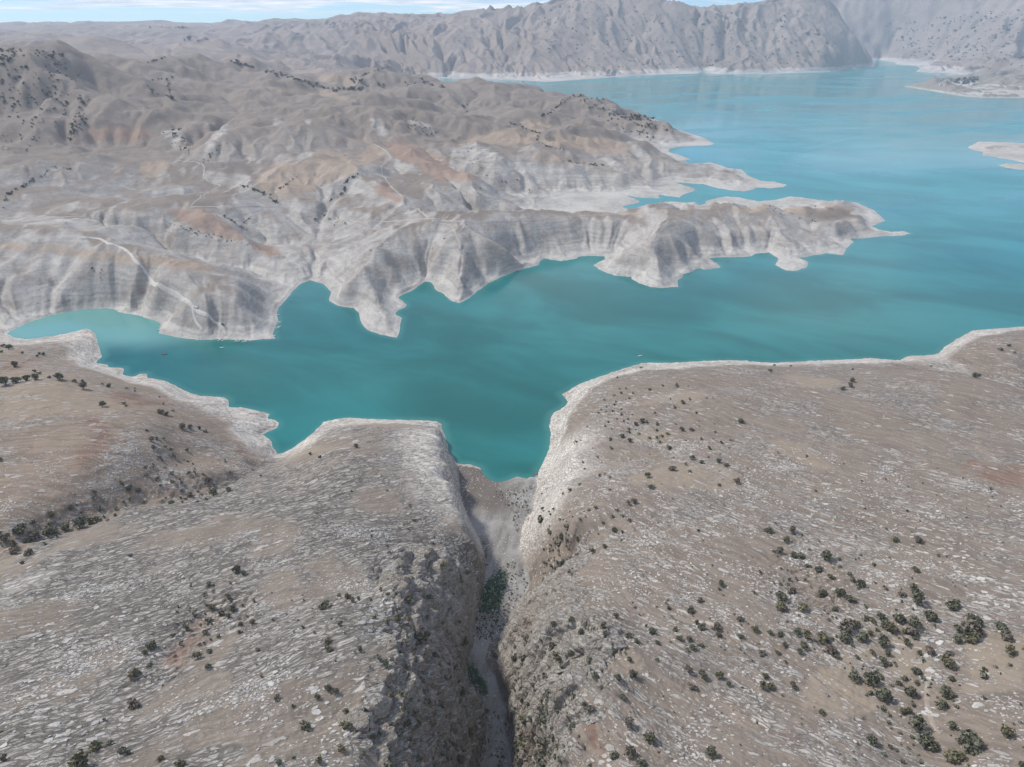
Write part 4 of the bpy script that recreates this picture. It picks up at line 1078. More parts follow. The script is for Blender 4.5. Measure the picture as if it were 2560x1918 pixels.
# ------------------------------------------------------------------ the lake
def lake_material():
    m = NB('lake_water'); P = m.n('ShaderNodeNewGeometry').outputs['Position']
    n1, c1 = m.noise(m.mapping(P, (0, 0, 0.5), (0.0045, 0.009, 1)), 1.0, 5, 0.55, 0.5)
    n2, _ = m.noise(m.mapping(P, (0, 0, -0.4), (0.0012, 0.0028, 1)), 1.0, 5, 0.6, 0.8)
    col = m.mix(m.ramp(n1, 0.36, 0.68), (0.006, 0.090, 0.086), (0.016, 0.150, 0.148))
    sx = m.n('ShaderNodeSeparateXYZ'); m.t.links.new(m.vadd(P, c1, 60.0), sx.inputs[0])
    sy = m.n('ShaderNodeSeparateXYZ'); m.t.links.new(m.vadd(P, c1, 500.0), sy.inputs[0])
    basin = m.ramp(m.math('MULTIPLY_ADD', sy.outputs[0], 0.35, sy.outputs[1]), 800, 2500)      # the open basin gets the distant water's sky sheen painted into its base colour
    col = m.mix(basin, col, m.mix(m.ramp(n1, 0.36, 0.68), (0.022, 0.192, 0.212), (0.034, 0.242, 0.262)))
    silt = m.math('MULTIPLY', m.ramp(sx.outputs[0], -255, -400), m.ramp(sx.outputs[1], 675, 735))     # milky silt in the left inlet
    col = m.mix(m.math('MULTIPLY', silt, 0.75), col, (0.15, 0.33, 0.31))
    sa = m.n('ShaderNodeAttribute', attribute_name='shore').outputs['Fac']
    shal = m.math('MULTIPLY', m.ramp(m.math('MULTIPLY_ADD', m.math('SUBTRACT', n1, 0.5), 14.0, sa), 0.0, 8.0, 0.4, 0.0), m.ramp(n2, 0.35, 0.6, 0.35, 1.0))
    col = m.mix(shal, col, (0.075, 0.235, 0.215))
    rip, _ = m.noise(m.mapping(P, (0, 0, 0.3), (0.25, 0.5, 1)), 1.0, 3, 0.6)
    b = m.bsdf(col, m.ramp(n2, 0.4, 0.65, 0.10, 0.26), 0.32, rip, 0.10, 0.35)
    b.inputs['IOR'].default_value = 1.333
    return m.mat
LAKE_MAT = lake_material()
wat2 = water[::2, ::2]; nr2, nc2 = wat2.shape
wd = blur(wat2.astype(np.float32), 2) > 0.001                       # the sheet runs a little way under the banks
V = np.stack([GX0[::2, ::2], GY0[::2, ::2], np.zeros((nr2, nc2))], -1).reshape(-1, 3)
ids = np.arange(nr2 * nc2).reshape(nr2, nc2)
qm = wd[:-1, :-1] | wd[1:, :-1] | wd[:-1, 1:] | wd[1:, 1:]
F = np.stack([ids[:-1, :-1], ids[:-1, 1:], ids[1:, 1:], ids[1:, :-1]], -1)[qm]
u, inv = np.unique(F, return_inverse=True); V = V[u]; F = inv.reshape(F.shape)
lake = link(bpy.data.objects.new('lake', np_mesh('lake', V, F)))
at = lake.data.attributes.new('shore', 'FLOAT', 'POINT')
at.data.foreach_set('value', np.where(water, SD, 0.0)[::2, ::2].ravel()[u].astype(np.float32))
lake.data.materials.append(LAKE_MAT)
tag(lake, 'still turquoise reservoir lake winding between the bare hills', 'lake', None, 'structure')
# ------------------------------------------------------------------ dirt tracks draped over the ground
def nrm_at(X, Y):
    ph, lr = polar(np.asarray(X, float), np.asarray(Y, float))
    i = np.clip(np.round(np.interp(lr, LR, np.arange(NR))).astype(int), 0, NR - 1); j = np.clip(np.round((ph - PHI[0]) / DPHI).astype(int), 0, NC - 1)
    return NRM[i, j]
def smooth_line(X, Y, step):
    s = np.concatenate([[0], np.cumsum(np.hypot(np.diff(X), np.diff(Y)))])
    t = np.arange(0, s[-1], step); X2 = np.interp(t, s, X); Y2 = np.interp(t, s, Y)
    k = np.array([1, 2, 3, 2, 1]) / 9.0
    for _ in range(2):
        if len(X2) > 8:
            X2[2:-2] = np.convolve(X2, k, 'valid'); Y2[2:-2] = np.convolve(Y2, k, 'valid')
    return X2, Y2
def track_material(name, c):
    m = NB(name); P = m.n('ShaderNodeNewGeometry').outputs['Position']
    f, _ = m.noise(P, 0.35, 4, 0.6); f2, _ = m.noise(P, 0.05, 3, 0.6)
    col = m.mix(m.ramp(f, 0.3, 0.7), tuple(x * 0.8 for x in c), c)
    col = m.mix(m.ramp(f2, 0.4, 0.65, 0, 0.6), col, tuple(x * 0.72 for x in c))
    m.bsdf(col, 0.95, 0.1)
    return m.mat
TM = track_material('track_dust', (0.50, 0.48, 0.45)); TM3 = track_material('faint_track_dust', (0.38, 0.355, 0.325)); TM2 = track_material('brown_track_dust', (0.30, 0.255, 0.215))
PK = lambda p: cr(0, 380, 3.4516, p)
TRACKS = [
 ('pale dirt road winding down the headland to the moored boats', 3.6, TM, PK([(700,735),(780,738),(850,745),(900,765),(930,795),(1000,800),(1060,830),(1130,880),(1160,940),(1240,1000),(1280,1070),(1310,1130),(1390,1165),(1500,1210),(1570,1260),(1610,1290),(1650,1310),(1665,1350),(1780,1410),(1850,1460),(1920,1495),(1955,1590)])),
 ('narrow pale side track forking down to the headland beach', 2.2, TM, PK([(1662,1350),(1670,1420),(1690,1470),(1720,1505),(1750,1535)])),
 ('pale valley road along the foot of the ridge at the left edge', 3.4, TM3, PK([(-60,580),(0,576),(200,565),(430,565),(700,560),(860,575),(945,605)])),
 ('long pale dirt road crossing the middle of the peninsula', 3.6, TM3, A_([(210,740),(480,735),(780,738),(960,748),(1100,765),(1180,795),(1250,820),(1380,842),(1560,842),(1700,830),(1860,820),(1990,835),(2212,850)])),
 ('pale track climbing the tan spur north of the road junction', 3.0, TM3, A_([(1860,815),(1760,740),(1700,690),(1600,600),(1540,520),(1530,460),(1600,400),(1560,350),(1470,300)])),
 ('short pale track dropping from the road junction to the headland', 3.0, TM3, A_([(1880,835),(2020,870),(2050,940),(2070,990),(2140,1035)])),
 ('pale winding track leading up the valley left of the red mound', 3.0, TM3, A_([(210,735),(260,690),(330,640),(430,592),(340,570),(300,530),(310,460),(260,430),(130,420),(0,460)])),
 ('pale track along the crest of the long lakeside ridge', 2.6, TM3, B_([(300,1285),(700,1300),(1100,1280),(1600,1240),(2000,1228),(2212,1200)])),
 ('brown sunken footpath between bushes at the lower right', 1.6, TM2, Q_([(1395,830),(1380,900),(1370,1000),(1370,1100),(1390,1200),(1420,1290),(1500,1380)])),
 ('pale road running along the low spit to the hamlet', 7.0, TM, cr(2240, 180, 6.9125, [(1150,240),(1350,260),(1500,215),(1700,225),(1900,245),(2212,258)])),
 ('faint pink brown footpath on the left hill above the inlet', 1.8, TM2, L_([(310,450),(240,480),(170,510),(80,560),(0,600)])),
]
for lab, w, mt, pts in TRACKS:
    a = np.array(densify(pts, 6)); X, Y, Z = pick(a[:, 0], a[:, 1])
    ok = ~np.isnan(X); X, Y = X[ok], Y[ok]
    rm_ = np.hypot(X, Y); med = np.median(rm_)
    ok = np.ones(len(X), bool)
    for k in range(1, len(X)):      # drop samples that jump behind a crest
        if math.hypot(X[k] - X[k - 1], Y[k] - Y[k - 1]) > 0.12 * med: ok[k] = False
    X, Y = smooth_line(X[ok], Y[ok], max(1.2, med * 0.003))
    tx, ty = np.gradient(X), np.gradient(Y); l = np.hypot(tx, ty) + 1e-6
    nx, ny = -ty / l, tx / l
    wv = w * 0.5 * (1 + 0.35 * fbm(X / 9, Y / 9, 3, 5))
    offs = (-1.0, -0.4, 0.4, 1.0); V = []
    for k, o_ in enumerate(offs):
        xx, yy = X + nx * wv * o_, Y + ny * wv * o_
        V.append(np.stack([xx, yy, height(xx, yy) + (0.10 + 0.00035 * med if abs(o_) < 0.5 else -0.05)], -1))
    n = len(X); V = np.concatenate(V); F = []
    for k in range(3):
        i = np.arange(n - 1)
        F.append(np.stack([k * n + i, k * n + i + 1, (k + 1) * n + i + 1, (k + 1) * n + i], -1))
    o = link(bpy.data.objects.new('dirt_track', np_mesh('dirt_track', V, np.concatenate(F)[:, ::-1])))
    o.data.materials.append(mt); tag(o, lab, 'track', 'dirt tracks', 'structure')

# ------------------------------------------------------------------ loose limestone: the larger slabs one by one, the rest as a spread of stones
def stone_material(name, c):
    m = NB(name); g = m.n('ShaderNodeNewGeometry')
    f, _ = m.noise(g.outputs['Position'], 1.2, 4, 0.65)
    oi = m.n('ShaderNodeObjectInfo').outputs['Random']
    r = m.math('FRACT', m.math('ADD', g.outputs['Random Per Island'], oi))
    col = m.mix(r, tuple(x * 0.66 for x in c), tuple(min(1, x * 1.12) for x in c))
    col = m.mix(m.ramp(f, 0.35, 0.75, 0, 0.5), col, tuple(x * 0.55 for x in c))
    m.bsdf(col, 0.92, 0.15, f, 0.5, 0.2)
    return m.mat
STONE = stone_material('limestone', (0.45, 0.43, 0.40))
def stone_shape(rng, n=7, flat=0.3):
    a = np.sort(np.arange(n) + rng.uniform(-0.32, 0.32, n)) * 2 * math.pi / n
    rad = rng.uniform(0.72, 1.08, n)
    lo = np.stack([np.cos(a) * rad * 1.05, np.sin(a) * rad * 1.05, np.full(n, -0.35)], -1)
    k = rng.uniform(0.80, 0.93, n)
    hi = np.stack([np.cos(a) * rad * k, np.sin(a) * rad * k, flat + rng.uniform(-0.09, 0.09, n)], -1)
    V = np.concatenate([lo, hi, [[0.05, 0, flat + 0.05]]])
    F = []
    for i in range(n):
        j = (i + 1) % n
        F += [(i, j, n + j), (i, n + j, n + i), (n + i, n + j, 2 * n)]
    return V, np.array(F)
SHAPES = [stone_shape(np.random.default_rng(s), 6 + s % 3) for s in range(8)]
SL_MESH = []
for k, (V, F) in enumerate(SHAPES):
    me = np_mesh('rock_slab', V, F, False); me.materials.append(STONE); SL_MESH.append(me)

def frame(n, ang):
    """axes of a stone lying on ground with normal n, long side at angle ang"""
    ax = np.stack([np.cos(ang), np.sin(ang), np.zeros_like(ang)], -1)
    ax = ax - n * (ax * n).sum(-1, keepdims=True); ax /= np.linalg.norm(ax, axis=-1, keepdims=True)
    return ax, np.cross(n, ax)
from mathutils import Matrix
# clusters of big pale slabs (photograph pixels, radius, how many)
CLUST = [(60,1470,90,16),(175,1600,70,18),(230,1500,90,14),(100,1740,110,14),(140,1790,90,12),(250,1830,90,10),(90,1870,90,10),(300,1550,40,8),(930,1560,45,16),(945,1600,40,10),(960,1500,35,8),
 (790,1720,60,8),(830,1800,80,10),(740,1890,80,10),(690,1680,70,6),(480,1340,120,8),(300,1400,90,6),(2010,1270,70,12),(2330,1350,90,16),(2380,1400,70,10),(2480,1440,80,14),(2500,1490,80,12),(2200,1470,80,8),
 (2230,1520,60,8),(2330,1600,30,9),(2325,1700,25,9),(2350,1640,20,6),(2330,1780,25,8),(2450,1780,80,12),(2520,1870,80,8),(1440,1735,25,8),(1420,1580,30,8),(1560,1480,60,6),(1900,1480,70,6),(1640,1700,80,6),(1760,1850,100,6),(2300,1130,50,6),(1500,1250,60,4)]
rng = np.random.default_rng(5)
cx, cyy = [], []
for (x, y, rad, n) in CLUST:
    cx += list(x + rng.normal(0, rad * 0.55, n)); cyy += list(y + rng.normal(0, rad * 0.35, n))
X, Y, Z = pick(np.array(cx), np.array(cyy))
N = nrm_at(np.nan_to_num(X), np.nan_to_num(Y, nan=200))
n_slab = 0
for k in range(len(X)):
    if np.isnan(X[k]) or n_slab >= 298 or N[k][2] < 0.55 or Z[k] < 3: continue
    zi = Z_SLAB if X[k] < np.interp(Y[k], [90, 200, 300, 400], [0, -6, -2, 8]) else Z_RIGHT
    ang_k = (math.radians(36) if zi == Z_SLAB else math.radians(-42)) + rng.normal(0, 0.35)
    ax, bx_ = frame(N[k][None], np.array([ang_k]))
    L = rng.uniform(0.75, 1.9) * (1.25 if rng.random() < 0.15 else 1); Wd = L * rng.uniform(0.38, 0.8); Ht = rng.uniform(0.5, 1.1)
    M = Matrix.Identity(4)
    for c_, (v, s_) in enumerate(((ax[0], L), (bx_[0], Wd), (N[k], Ht))):
        for r_ in range(3): M[r_][c_] = float(v[r_] * s_)
    M[0][3], M[1][3], M[2][3] = float(X[k]), float(Y[k]), float(Z[k])
    o = bpy.data.objects.new('rock_slab', SL_MESH[k % len(SL_MESH)]); link(o, GROUND[zi]); o.matrix_local = M
    n_slab += 1
# the spread of smaller stones
def scatter(zi, count, rmax, amin, amax, dens, ang0, name, lab, seed):
    rng = np.random.default_rng(seed)
    i0 = int(np.searchsorted(R, rmax))
    area = (R[:i0] * np.gradient(R)[:i0])[:, None] * DPHI * np.ones((1, NC))
    p = area * dens[:i0] * (zone[:i0] == zi) * (PXg[:i0] > -120) * (PXg[:i0] < 2680) * (PYg[:i0] < 2000) * (SLOPE[:i0] < 1.0)
    p = p.ravel(); p /= p.sum()
    idx = rng.choice(p.size, count, p=p); i, j = idx // NC, idx % NC
    lr = LR[i] + rng.uniform(-.5, .5, count) * np.gradient(LR)[i]; ph = PHI[j] + rng.uniform(-.5, .5, count) * DPHI
    X, Y = np.exp(lr) * np.sin(ph), np.exp(lr) * np.cos(ph); Z = height(X, Y); n = nrm_at(X, Y)
    ax, bx_ = frame(n, ang0 + rng.normal(0, 0.45, count))
    L = amin * (amax / amin) ** (rng.random(count) ** 1.8); Wd = L * rng.uniform(0.35, 0.85, count); Ht = L * rng.uniform(0.45, 0.9, count)
    VV, FF, base = [], [], 0
    sh = rng.integers(0, len(SHAPES), count)
    for s in range(len(SHAPES)):
        q = np.nonzero(sh == s)[0]
        if len(q) == 0: continue
        V, F = SHAPES[s]; nv = len(V)
        P = (np.stack([X, Y, Z], -1)[q][:, None] + ax[q][:, None] * (V[None, :, :1] * L[q][:, None, None]) + bx_[q][:, None] * (V[None, :, 1:2] * Wd[q][:, None, None]) + n[q][:, None] * (V[None, :, 2:] * Ht[q][:, None, None]))
        VV.append(P.reshape(-1, 3)); FF.append((F[None] + (np.arange(len(q)) * nv)[:, None, None] + base).reshape(-1, 3)); base += len(q) * nv
    me = np_mesh(name, np.concatenate(VV), np.concatenate(FF), False); me.materials.append(STONE)
    o = link(bpy.data.objects.new(name, me), GROUND[zi]); o["kind"] = "stuff"; o["label"] = lab
    return o
cl1 = sstep(-0.15, 0.45, fbm(GXf / 26, GYf / 26, 3, 501)) ** 2 + 0.10
cl2 = np.zeros_like(H); cl2[rn] = sstep(-0.1, 0.4, fbm(S / 40, T / 8, 3, 502))
dens_s = (cl1 * (0.4 + cl2) * (1 - 0.7 * m_tan) * (1 - 0.6 * m_bath) * (1 - 0.5 * m_red)).astype(np.float64)
scatter(Z_SLAB, 9000, 330, 0.22, 1.0, dens_s, math.radians(36), 'loose_stones', 'loose pale limestone fragments strewn over the left slope', 61)
scatter(Z_RIGHT, 13500, 420, 0.22, 1.05, dens_s, math.radians(-42), 'loose_stones', 'loose pale limestone fragments strewn over the right slope', 62)
scatter(Z_LEFT, 2500, 480, 0.3, 0.9, dens_s, math.radians(20), 'loose_stones', 'loose pale stones on the left hill', 63)
scatter(Z_BED, 1400, 470, 0.25, 0.9, (0.3 + cl1).astype(np.float64), math.radians(80), 'bed_stones', 'loose boulders and cobbles on the dry river bed', 64)
# ------------------------------------------------------------------ oaks and shrubs
def leaf_material(name, c):
    m = NB(name); g = m.n('ShaderNodeNewGeometry'); oi = m.n('ShaderNodeObjectInfo').outputs['Random']
    r = g.outputs['Random Per Island']
    col = m.mix(r, tuple(x * 0.55 for x in c), tuple(x * 1.45 for x in c))
    col = m.mix(m.ramp(oi, 0.0, 1.0, 0.0, 0.35), col, (0.11, 0.10, 0.065))
    m.bsdf(col, 0.8, 0.25)
    return m.mat
LEAF = [leaf_material('oak_leaf_dark', (0.115, 0.118, 0.082)), leaf_material('oak_leaf_olive', (0.14, 0.13, 0.08)), leaf_material('bush_grey_brown', (0.17, 0.145, 0.12))]
BARK = plain('oak_bark', (0.13, 0.105, 0.085), 0.95, 0.1, 0.3, 2.0)
def crown(rng, n_leaf, blobs, squash):
    """unit crown (radius about 1, base at z = 0.15): leaf clumps spread through several overlapping lobes"""
    C = []
    for b in range(blobs):
        a = rng.uniform(0, 2 * math.pi); d = rng.uniform(0.0, 0.62); z = rng.uniform(0.45, 1.05) * squash
        C.append((math.cos(a) * d, math.sin(a) * d, z, rng.uniform(0.34, 0.58)))
    C = np.array(C); V, F = [], []
    for k in range(n_leaf):
        c = C[rng.integers(len(C))]
        d = rng.normal(0, 1, 3); d /= np.linalg.norm(d); d[2] = abs(d[2]) * 1.0 if rng.random() < 0.72 else d[2]
        p = c[:3] + d * c[3] * rng.uniform(0.62, 1.08) * np.array([1, 1, 0.85])
        s = rng.uniform(0.10, 0.21)
        nn = d * 0.7 + rng.normal(0, 0.55, 3); nn /= np.linalg.norm(nn)
        u = np.cross(nn, rng.normal(0, 1, 3)); u /= np.linalg.norm(u); v = np.cross(nn, u)
        b = len(V); e = rng.uniform(0.55, 1.0)
        V += [p + u * s, p + v * s * e + nn * 0.04, p - u * s * 0.9, p - v * s * e - nn * 0.03]
        F.append((b, b + 1, b + 2, b + 3))
    return np.array(V), np.array(F)
def trunk(rng):
    V, F = [], []
    def limb(p0, p1, r0, r1, n=6):
        p0, p1 = np.array(p0, float), np.array(p1, float); d = p1 - p0; d /= np.linalg.norm(d)
        u = np.cross(d, (0.3, 1, 0.2)); u /= np.linalg.norm(u); v = np.cross(d, u); b = len(V)
        for p, r in ((p0, r0), (p1, r1)):
            for k in range(n): V.append(p + (u * math.cos(2 * math.pi * k / n) + v * math.sin(2 * math.pi * k / n)) * r)
        for k in range(n): F.append((b + k, b + (k + 1) % n, b + n + (k + 1) % n, b + n + k))
    limb((0, 0, -0.35), (0.03, 0.02, 0.5), 0.11, 0.07)
    for k in range(3):
        a = rng.uniform(0, 6.28); limb((0.03, 0.02, 0.42), (math.cos(a) * 0.45, math.sin(a) * 0.45, rng.uniform(0.75, 1.0)), 0.055, 0.02, 5)
    return np.array(V), np.array(F)
CROWNS, TRUNKS = [], []
for k in range(6):
    rng = np.random.default_rng(100 + k)
    V, F = crown(rng, 300, 6 + k % 4, (0.95, 0.8, 1.1, 0.9, 0.75, 1.0)[k])
    Vt, Ft = trunk(rng)
    row = []
    for mt in LEAF:
        me = np_mesh('crown', V, F, True); me.materials.append(mt); row.append(me)
    CROWNS.append(row)
    me = np_mesh('trunk', Vt, Ft, True); me.materials.append(BARK); TRUNKS.append(me)
# every oak or bush seen on the near hills: crop origin, scale, (x, y, width)
TL = [
((0,1438),3.4516,[(1810,70,60),(1770,155,50),(1840,140,40),(1970,175,60),(1830,270,80),(1910,310,70),(2010,285,80),(1980,350,50),(2175,405,60),(2080,420,60),(1610,450,60),(1770,490,60),(1320,600,110),(1250,660,60),(1150,840,110),(1165,1090,110),(1710,690,90),(1800,650,60),(1790,785,65),(910,1240,50),(810,1480,120),(710,1600,160),(1060,1510,80),(1120,1520,50),(1380,1575,60),(1560,1610,90),(50,1570,60),(10,1350,40),(960,1440,60)]),
((640,1438),3.4516,[(710,170,45),(790,175,80),(830,215,60),(880,185,50),(990,200,45),(600,250,110),(410,215,30),(400,445,45),(500,487,45),(735,415,60),(620,560,75),(630,620,80),(905,630,65),(15,645,50),(1100,765,80),(1115,845,40),(1215,370,80),(1280,350,80),(1195,300,40),(1075,115,40),(1145,155,50),(1215,155,50),(1330,210,110),(1465,180,65),(1230,600,90),(1340,545,50),(1460,80,90),(615,960,80),(690,1000,75),(535,1050,60),(190,1045,65),(325,1115,50),(1045,1035,60),(430,1290,110),(780,1165,60),(780,1290,100),(740,1490,80),(1000,1395,80),(1720,990,110),(1790,1340,130),(1640,1440,60),(1130,1130,80),(550,1590,70),(330,1560,50),(200,1620,70),(1800,560,100),(1360,740,50),(1700,1580,80),(1430,480,80),(1910,370,50)]),
((1280,1438),3.4516,[(1800,75,65),(1785,115,45),(1625,210,60),(1350,280,50),(1550,290,80),(1245,270,25),(900,348,70),(475,195,40),(565,385,75),(445,405,60),(785,430,80),(805,490,50),(645,495,80),(1010,510,80),(1075,565,65),(1215,480,85),(1160,435,45),(1255,580,55),(1415,460,60),(1445,540,80),(1525,540,70),(1560,615,70),(1645,440,80),(1765,430,90),(1780,510,70),(1585,400,50),(1915,335,25),(1970,375,65),(1970,520,65),(2100,460,80),(2165,670,70),(2075,735,40),(1970,637,25),(800,590,45),(885,645,55),(985,665,45),(1015,720,60),(1245,725,48),(555,660,80),(720,790,75),(720,865,90),(905,870,75),(1040,845,95),(765,965,50),(955,1045,75),(1520,815,90),(1640,860,105),(1795,862,90),(1865,940,55),(1555,955,85),(1980,960,30),(2180,865,70),(2165,960,80),(995,1268,105),(730,1150,90),(660,1100,60),(1195,1400,130),(1025,1510,130),(1110,1600,100),(1705,1525,115),(620,1280,60),(885,1550,80),(1270,1525,30),(95,960,90),(200,1020,80),(310,1080,90),(230,1240,100),(340,1200,80),(220,1380,110),(310,1360,90),(130,1440,80),(80,700,60),(380,600,90),(470,680,100),(430,1010,70),(190,760,70),(150,520,60),(500,1480,80)]),
((1920,1438),3.4516,[(110,170,130),(95,260,120),(215,120,80),(450,150,100),(310,270,100),(600,140,110),(730,30,60),(800,70,100),(700,190,90),(565,290,60),(1145,155,80),(1255,115,100),(1285,200,120),(1610,245,120),(1385,335,120),(900,385,70),(970,350,90),(1020,420,90),(1060,460,100),(1110,360,120),(1255,410,120),(1240,490,110),(1170,475,70),(1760,380,150),(1720,440,170),(1760,530,130),(1620,550,80),(1640,460,80),(2000,440,110),(2045,520,100),(2080,645,100),(690,430,150),(640,520,120),(760,420,80),(820,530,110),(880,500,50),(250,480,80),(330,520,90),(470,520,120),(310,595,80),(270,660,60),(545,640,130),(590,700,70),(980,580,110),(1020,670,60),(1190,580,70),(1270,540,50),(1395,640,90),(1535,750,140),(1565,670,60),(1300,670,60),(900,665,60),(990,740,80),(770,705,50),(155,745,50),(80,655,55),(140,595,60),(20,490,60),(100,500,70),(1265,815,90),(740,865,120),(890,880,160),(965,870,60),(1180,890,60),(1130,930,70),(1280,925,50),(1000,1040,150),(1230,1010,110),(1525,1000,140),(1500,1120,100),(1570,890,60),(210,950,80),(30,960,80),(460,1170,70),(1150,1170,60),(1215,1165,70),(1270,1270,140),(890,1415,110),(1340,1430,150),(1410,1480,80),(1570,1280,90),(1740,1400,200),(1660,1420,80),(1560,1550,150),(1660,1570,80),(2055,1345,110),(2190,1640,60),(1330,725,50),(720,600,50)]),
((1280,960),3.4516,[(1190,38,45),(930,38,28),(985,35,30),(945,75,40),(1040,72,35),(885,95,28),(1015,120,32),(800,130,30),(895,150,25),(890,175,35),(935,170,22),(770,215,32),(815,195,22),(750,245,30),(810,235,20),(870,230,35),(945,210,25),(945,255,40),(905,295,30),(965,320,30),(1000,300,30),(830,325,35),(800,360,35),(650,365,28),(860,382,32),(1070,345,50),(1120,310,70),(1165,320,45),(1230,245,35),(1255,338,50),(1300,10,35),(1420,5,50),(1365,125,25),(1470,150,52),(1405,195,45),(1675,120,22),(1590,245,32),(1965,315,72),(1465,390,55),(1545,385,55),(1750,412,30),(1250,395,40),(1335,425,42),(1185,455,35),(1245,455,45),(1295,445,40),(1275,495,40),(1010,385,35),(1010,410,40),(1095,425,35),(945,445,55),(850,470,42),(1020,488,52),(1350,540,62),(855,545,45),(555,495,42),(595,485,22),(1635,470,36),(1810,498,45),(1890,483,25),(1505,487,22),(1700,545,48),(1870,548,25),(1560,635,60),(1695,628,28),(1395,635,22),(1635,672,52),(1785,662,55),(1840,685,72),(1495,685,45),(1385,725,75),(1535,745,48),(1175,785,68),(1200,880,70),(845,905,42),(845,800,36),(760,785,45),(1945,835,75),(625,730,28),(610,670,35),(1055,1010,65),(1000,1025,55),(715,1060,48),(910,1085,35),(865,1140,50),(955,1135,38),(1005,1170,48),(785,1195,40),(880,1250,70),(950,1270,42),(750,1290,25),(940,1340,28),(795,1395,55),(705,1430,80),(500,910,50),(580,865,40),(330,1280,60),(430,1320,70),(575,1330,50),(450,1560,80),(520,1540,60),(1380,985,22),(2200,1255,60)]),
((1920,860),3.4516,[(20,228,50),(60,180,32),(190,185,28),(730,213,30),(725,310,55),(700,350,65),(650,380,50),(1780,268,60),(1825,262,40),(2070,10,35),(2125,72,28),(1400,188,22),(2010,45,40)]),
((1280,480),1.728,[(937,710,28),(866,716,14),(560,757,16),(455,800,14)]),
((1920,1200),3.456,[(15,430,70),(215,430,85),(155,510,80),(290,470,40),(105,605,80),(215,640,80),(355,590,35),(490,660,110),(600,670,45),(340,735,70),(440,770,80),(540,830,60),(1085,500,80),(1290,510,85),(1270,775,75),(180,850,50),(240,850,45),(320,855,40)]),
((0,1110),3.456,[(10,118,40),(1325,20,45),(1430,20,35),(1485,40,45),(1500,95,50),(1610,50,45),(1385,110,45),(1265,200,40),(1275,260,45),(1490,250,45),(1050,335,50),(1110,380,75),(815,410,55),(810,455,45),(1200,400,60),(1480,320,40),(1550,300,45),(1570,330,40),(1805,305,65),(1650,430,60),(1560,400,35),(1845,425,80),(1980,385,65),(625,550,65),(675,525,35),(445,590,60),(1480,500,60),(200,730,130),(320,770,120),(430,755,90),(480,745,60),(575,720,90),(690,690,110),(780,655,80),(840,640,60),(930,658,35),(1000,610,40),(45,810,90),(230,828,65),(290,832,30),(110,870,75),(125,920,80),(390,858,40),(265,930,75),(220,958,35),(195,1022,50),(490,790,40),(1135,955,45),(2050,1070,100),(2105,1105,60),(2190,220,30)]),
((0,760),3.4516,[(25,362,45),(75,370,60),(5,410,35),(195,415,35),(340,425,35),(370,430,45),(322,445,32),(132,520,65),(300,575,40),(345,597,40),(50,670,90),(140,655,80),(230,640,70),(310,630,70),(428,627,45),(515,625,90),(640,663,45),(713,657,38),(720,710,75),(885,690,32),(950,703,60),(1093,727,32),(1163,727,22),(883,868,68),(1075,855,42),(1092,877,32),(1375,800,25),(1410,860,30),(1500,913,38),(1390,925,70),(1440,942,55),(1160,750,25),(1575,1058,70),(1645,1065,55),(1715,1068,50),(1783,1090,48),(1272,1085,32),(1310,1170,55),(1355,1155,45),(1410,1160,30),(1325,1225,45)]),
((600,980),3.4516,[(1000,463,55),(610,530,42),(682,557,45),(968,850,32),(1270,847,28),(1465,977,38),(1510,1100,45),(1415,1145,30),(1450,1180,32),(1138,1195,30),(1140,1238,40),(1678,1245,28),(1663,1302,40),(1835,1390,38),(1690,1495,80),(665,1048,22),(1910,1540,70),(1490,1600,45),(180,718,35)]),
]
T_ = np.array([(o[0] + x / s, o[1] + y / s, d / s) for o, s, L in TL for x, y, d in L])
X, Y, Z = pick(T_[:, 0], np.minimum(T_[:, 1] + 0.30 * T_[:, 2], 2000))
ok = ~np.isnan(X) & (Z > 0.3)
T_, X, Y, Z = T_[ok], X[ok], Y[ok], Z[ok]
slant = np.sqrt(X ** 2 + Y ** 2 + (CAM_H - Z) ** 2)
rad_w = T_[:, 2] * slant / FPX / 2 * 0.97
order = np.argsort(-T_[:, 2])
big = order[:298]; small = order[298:]
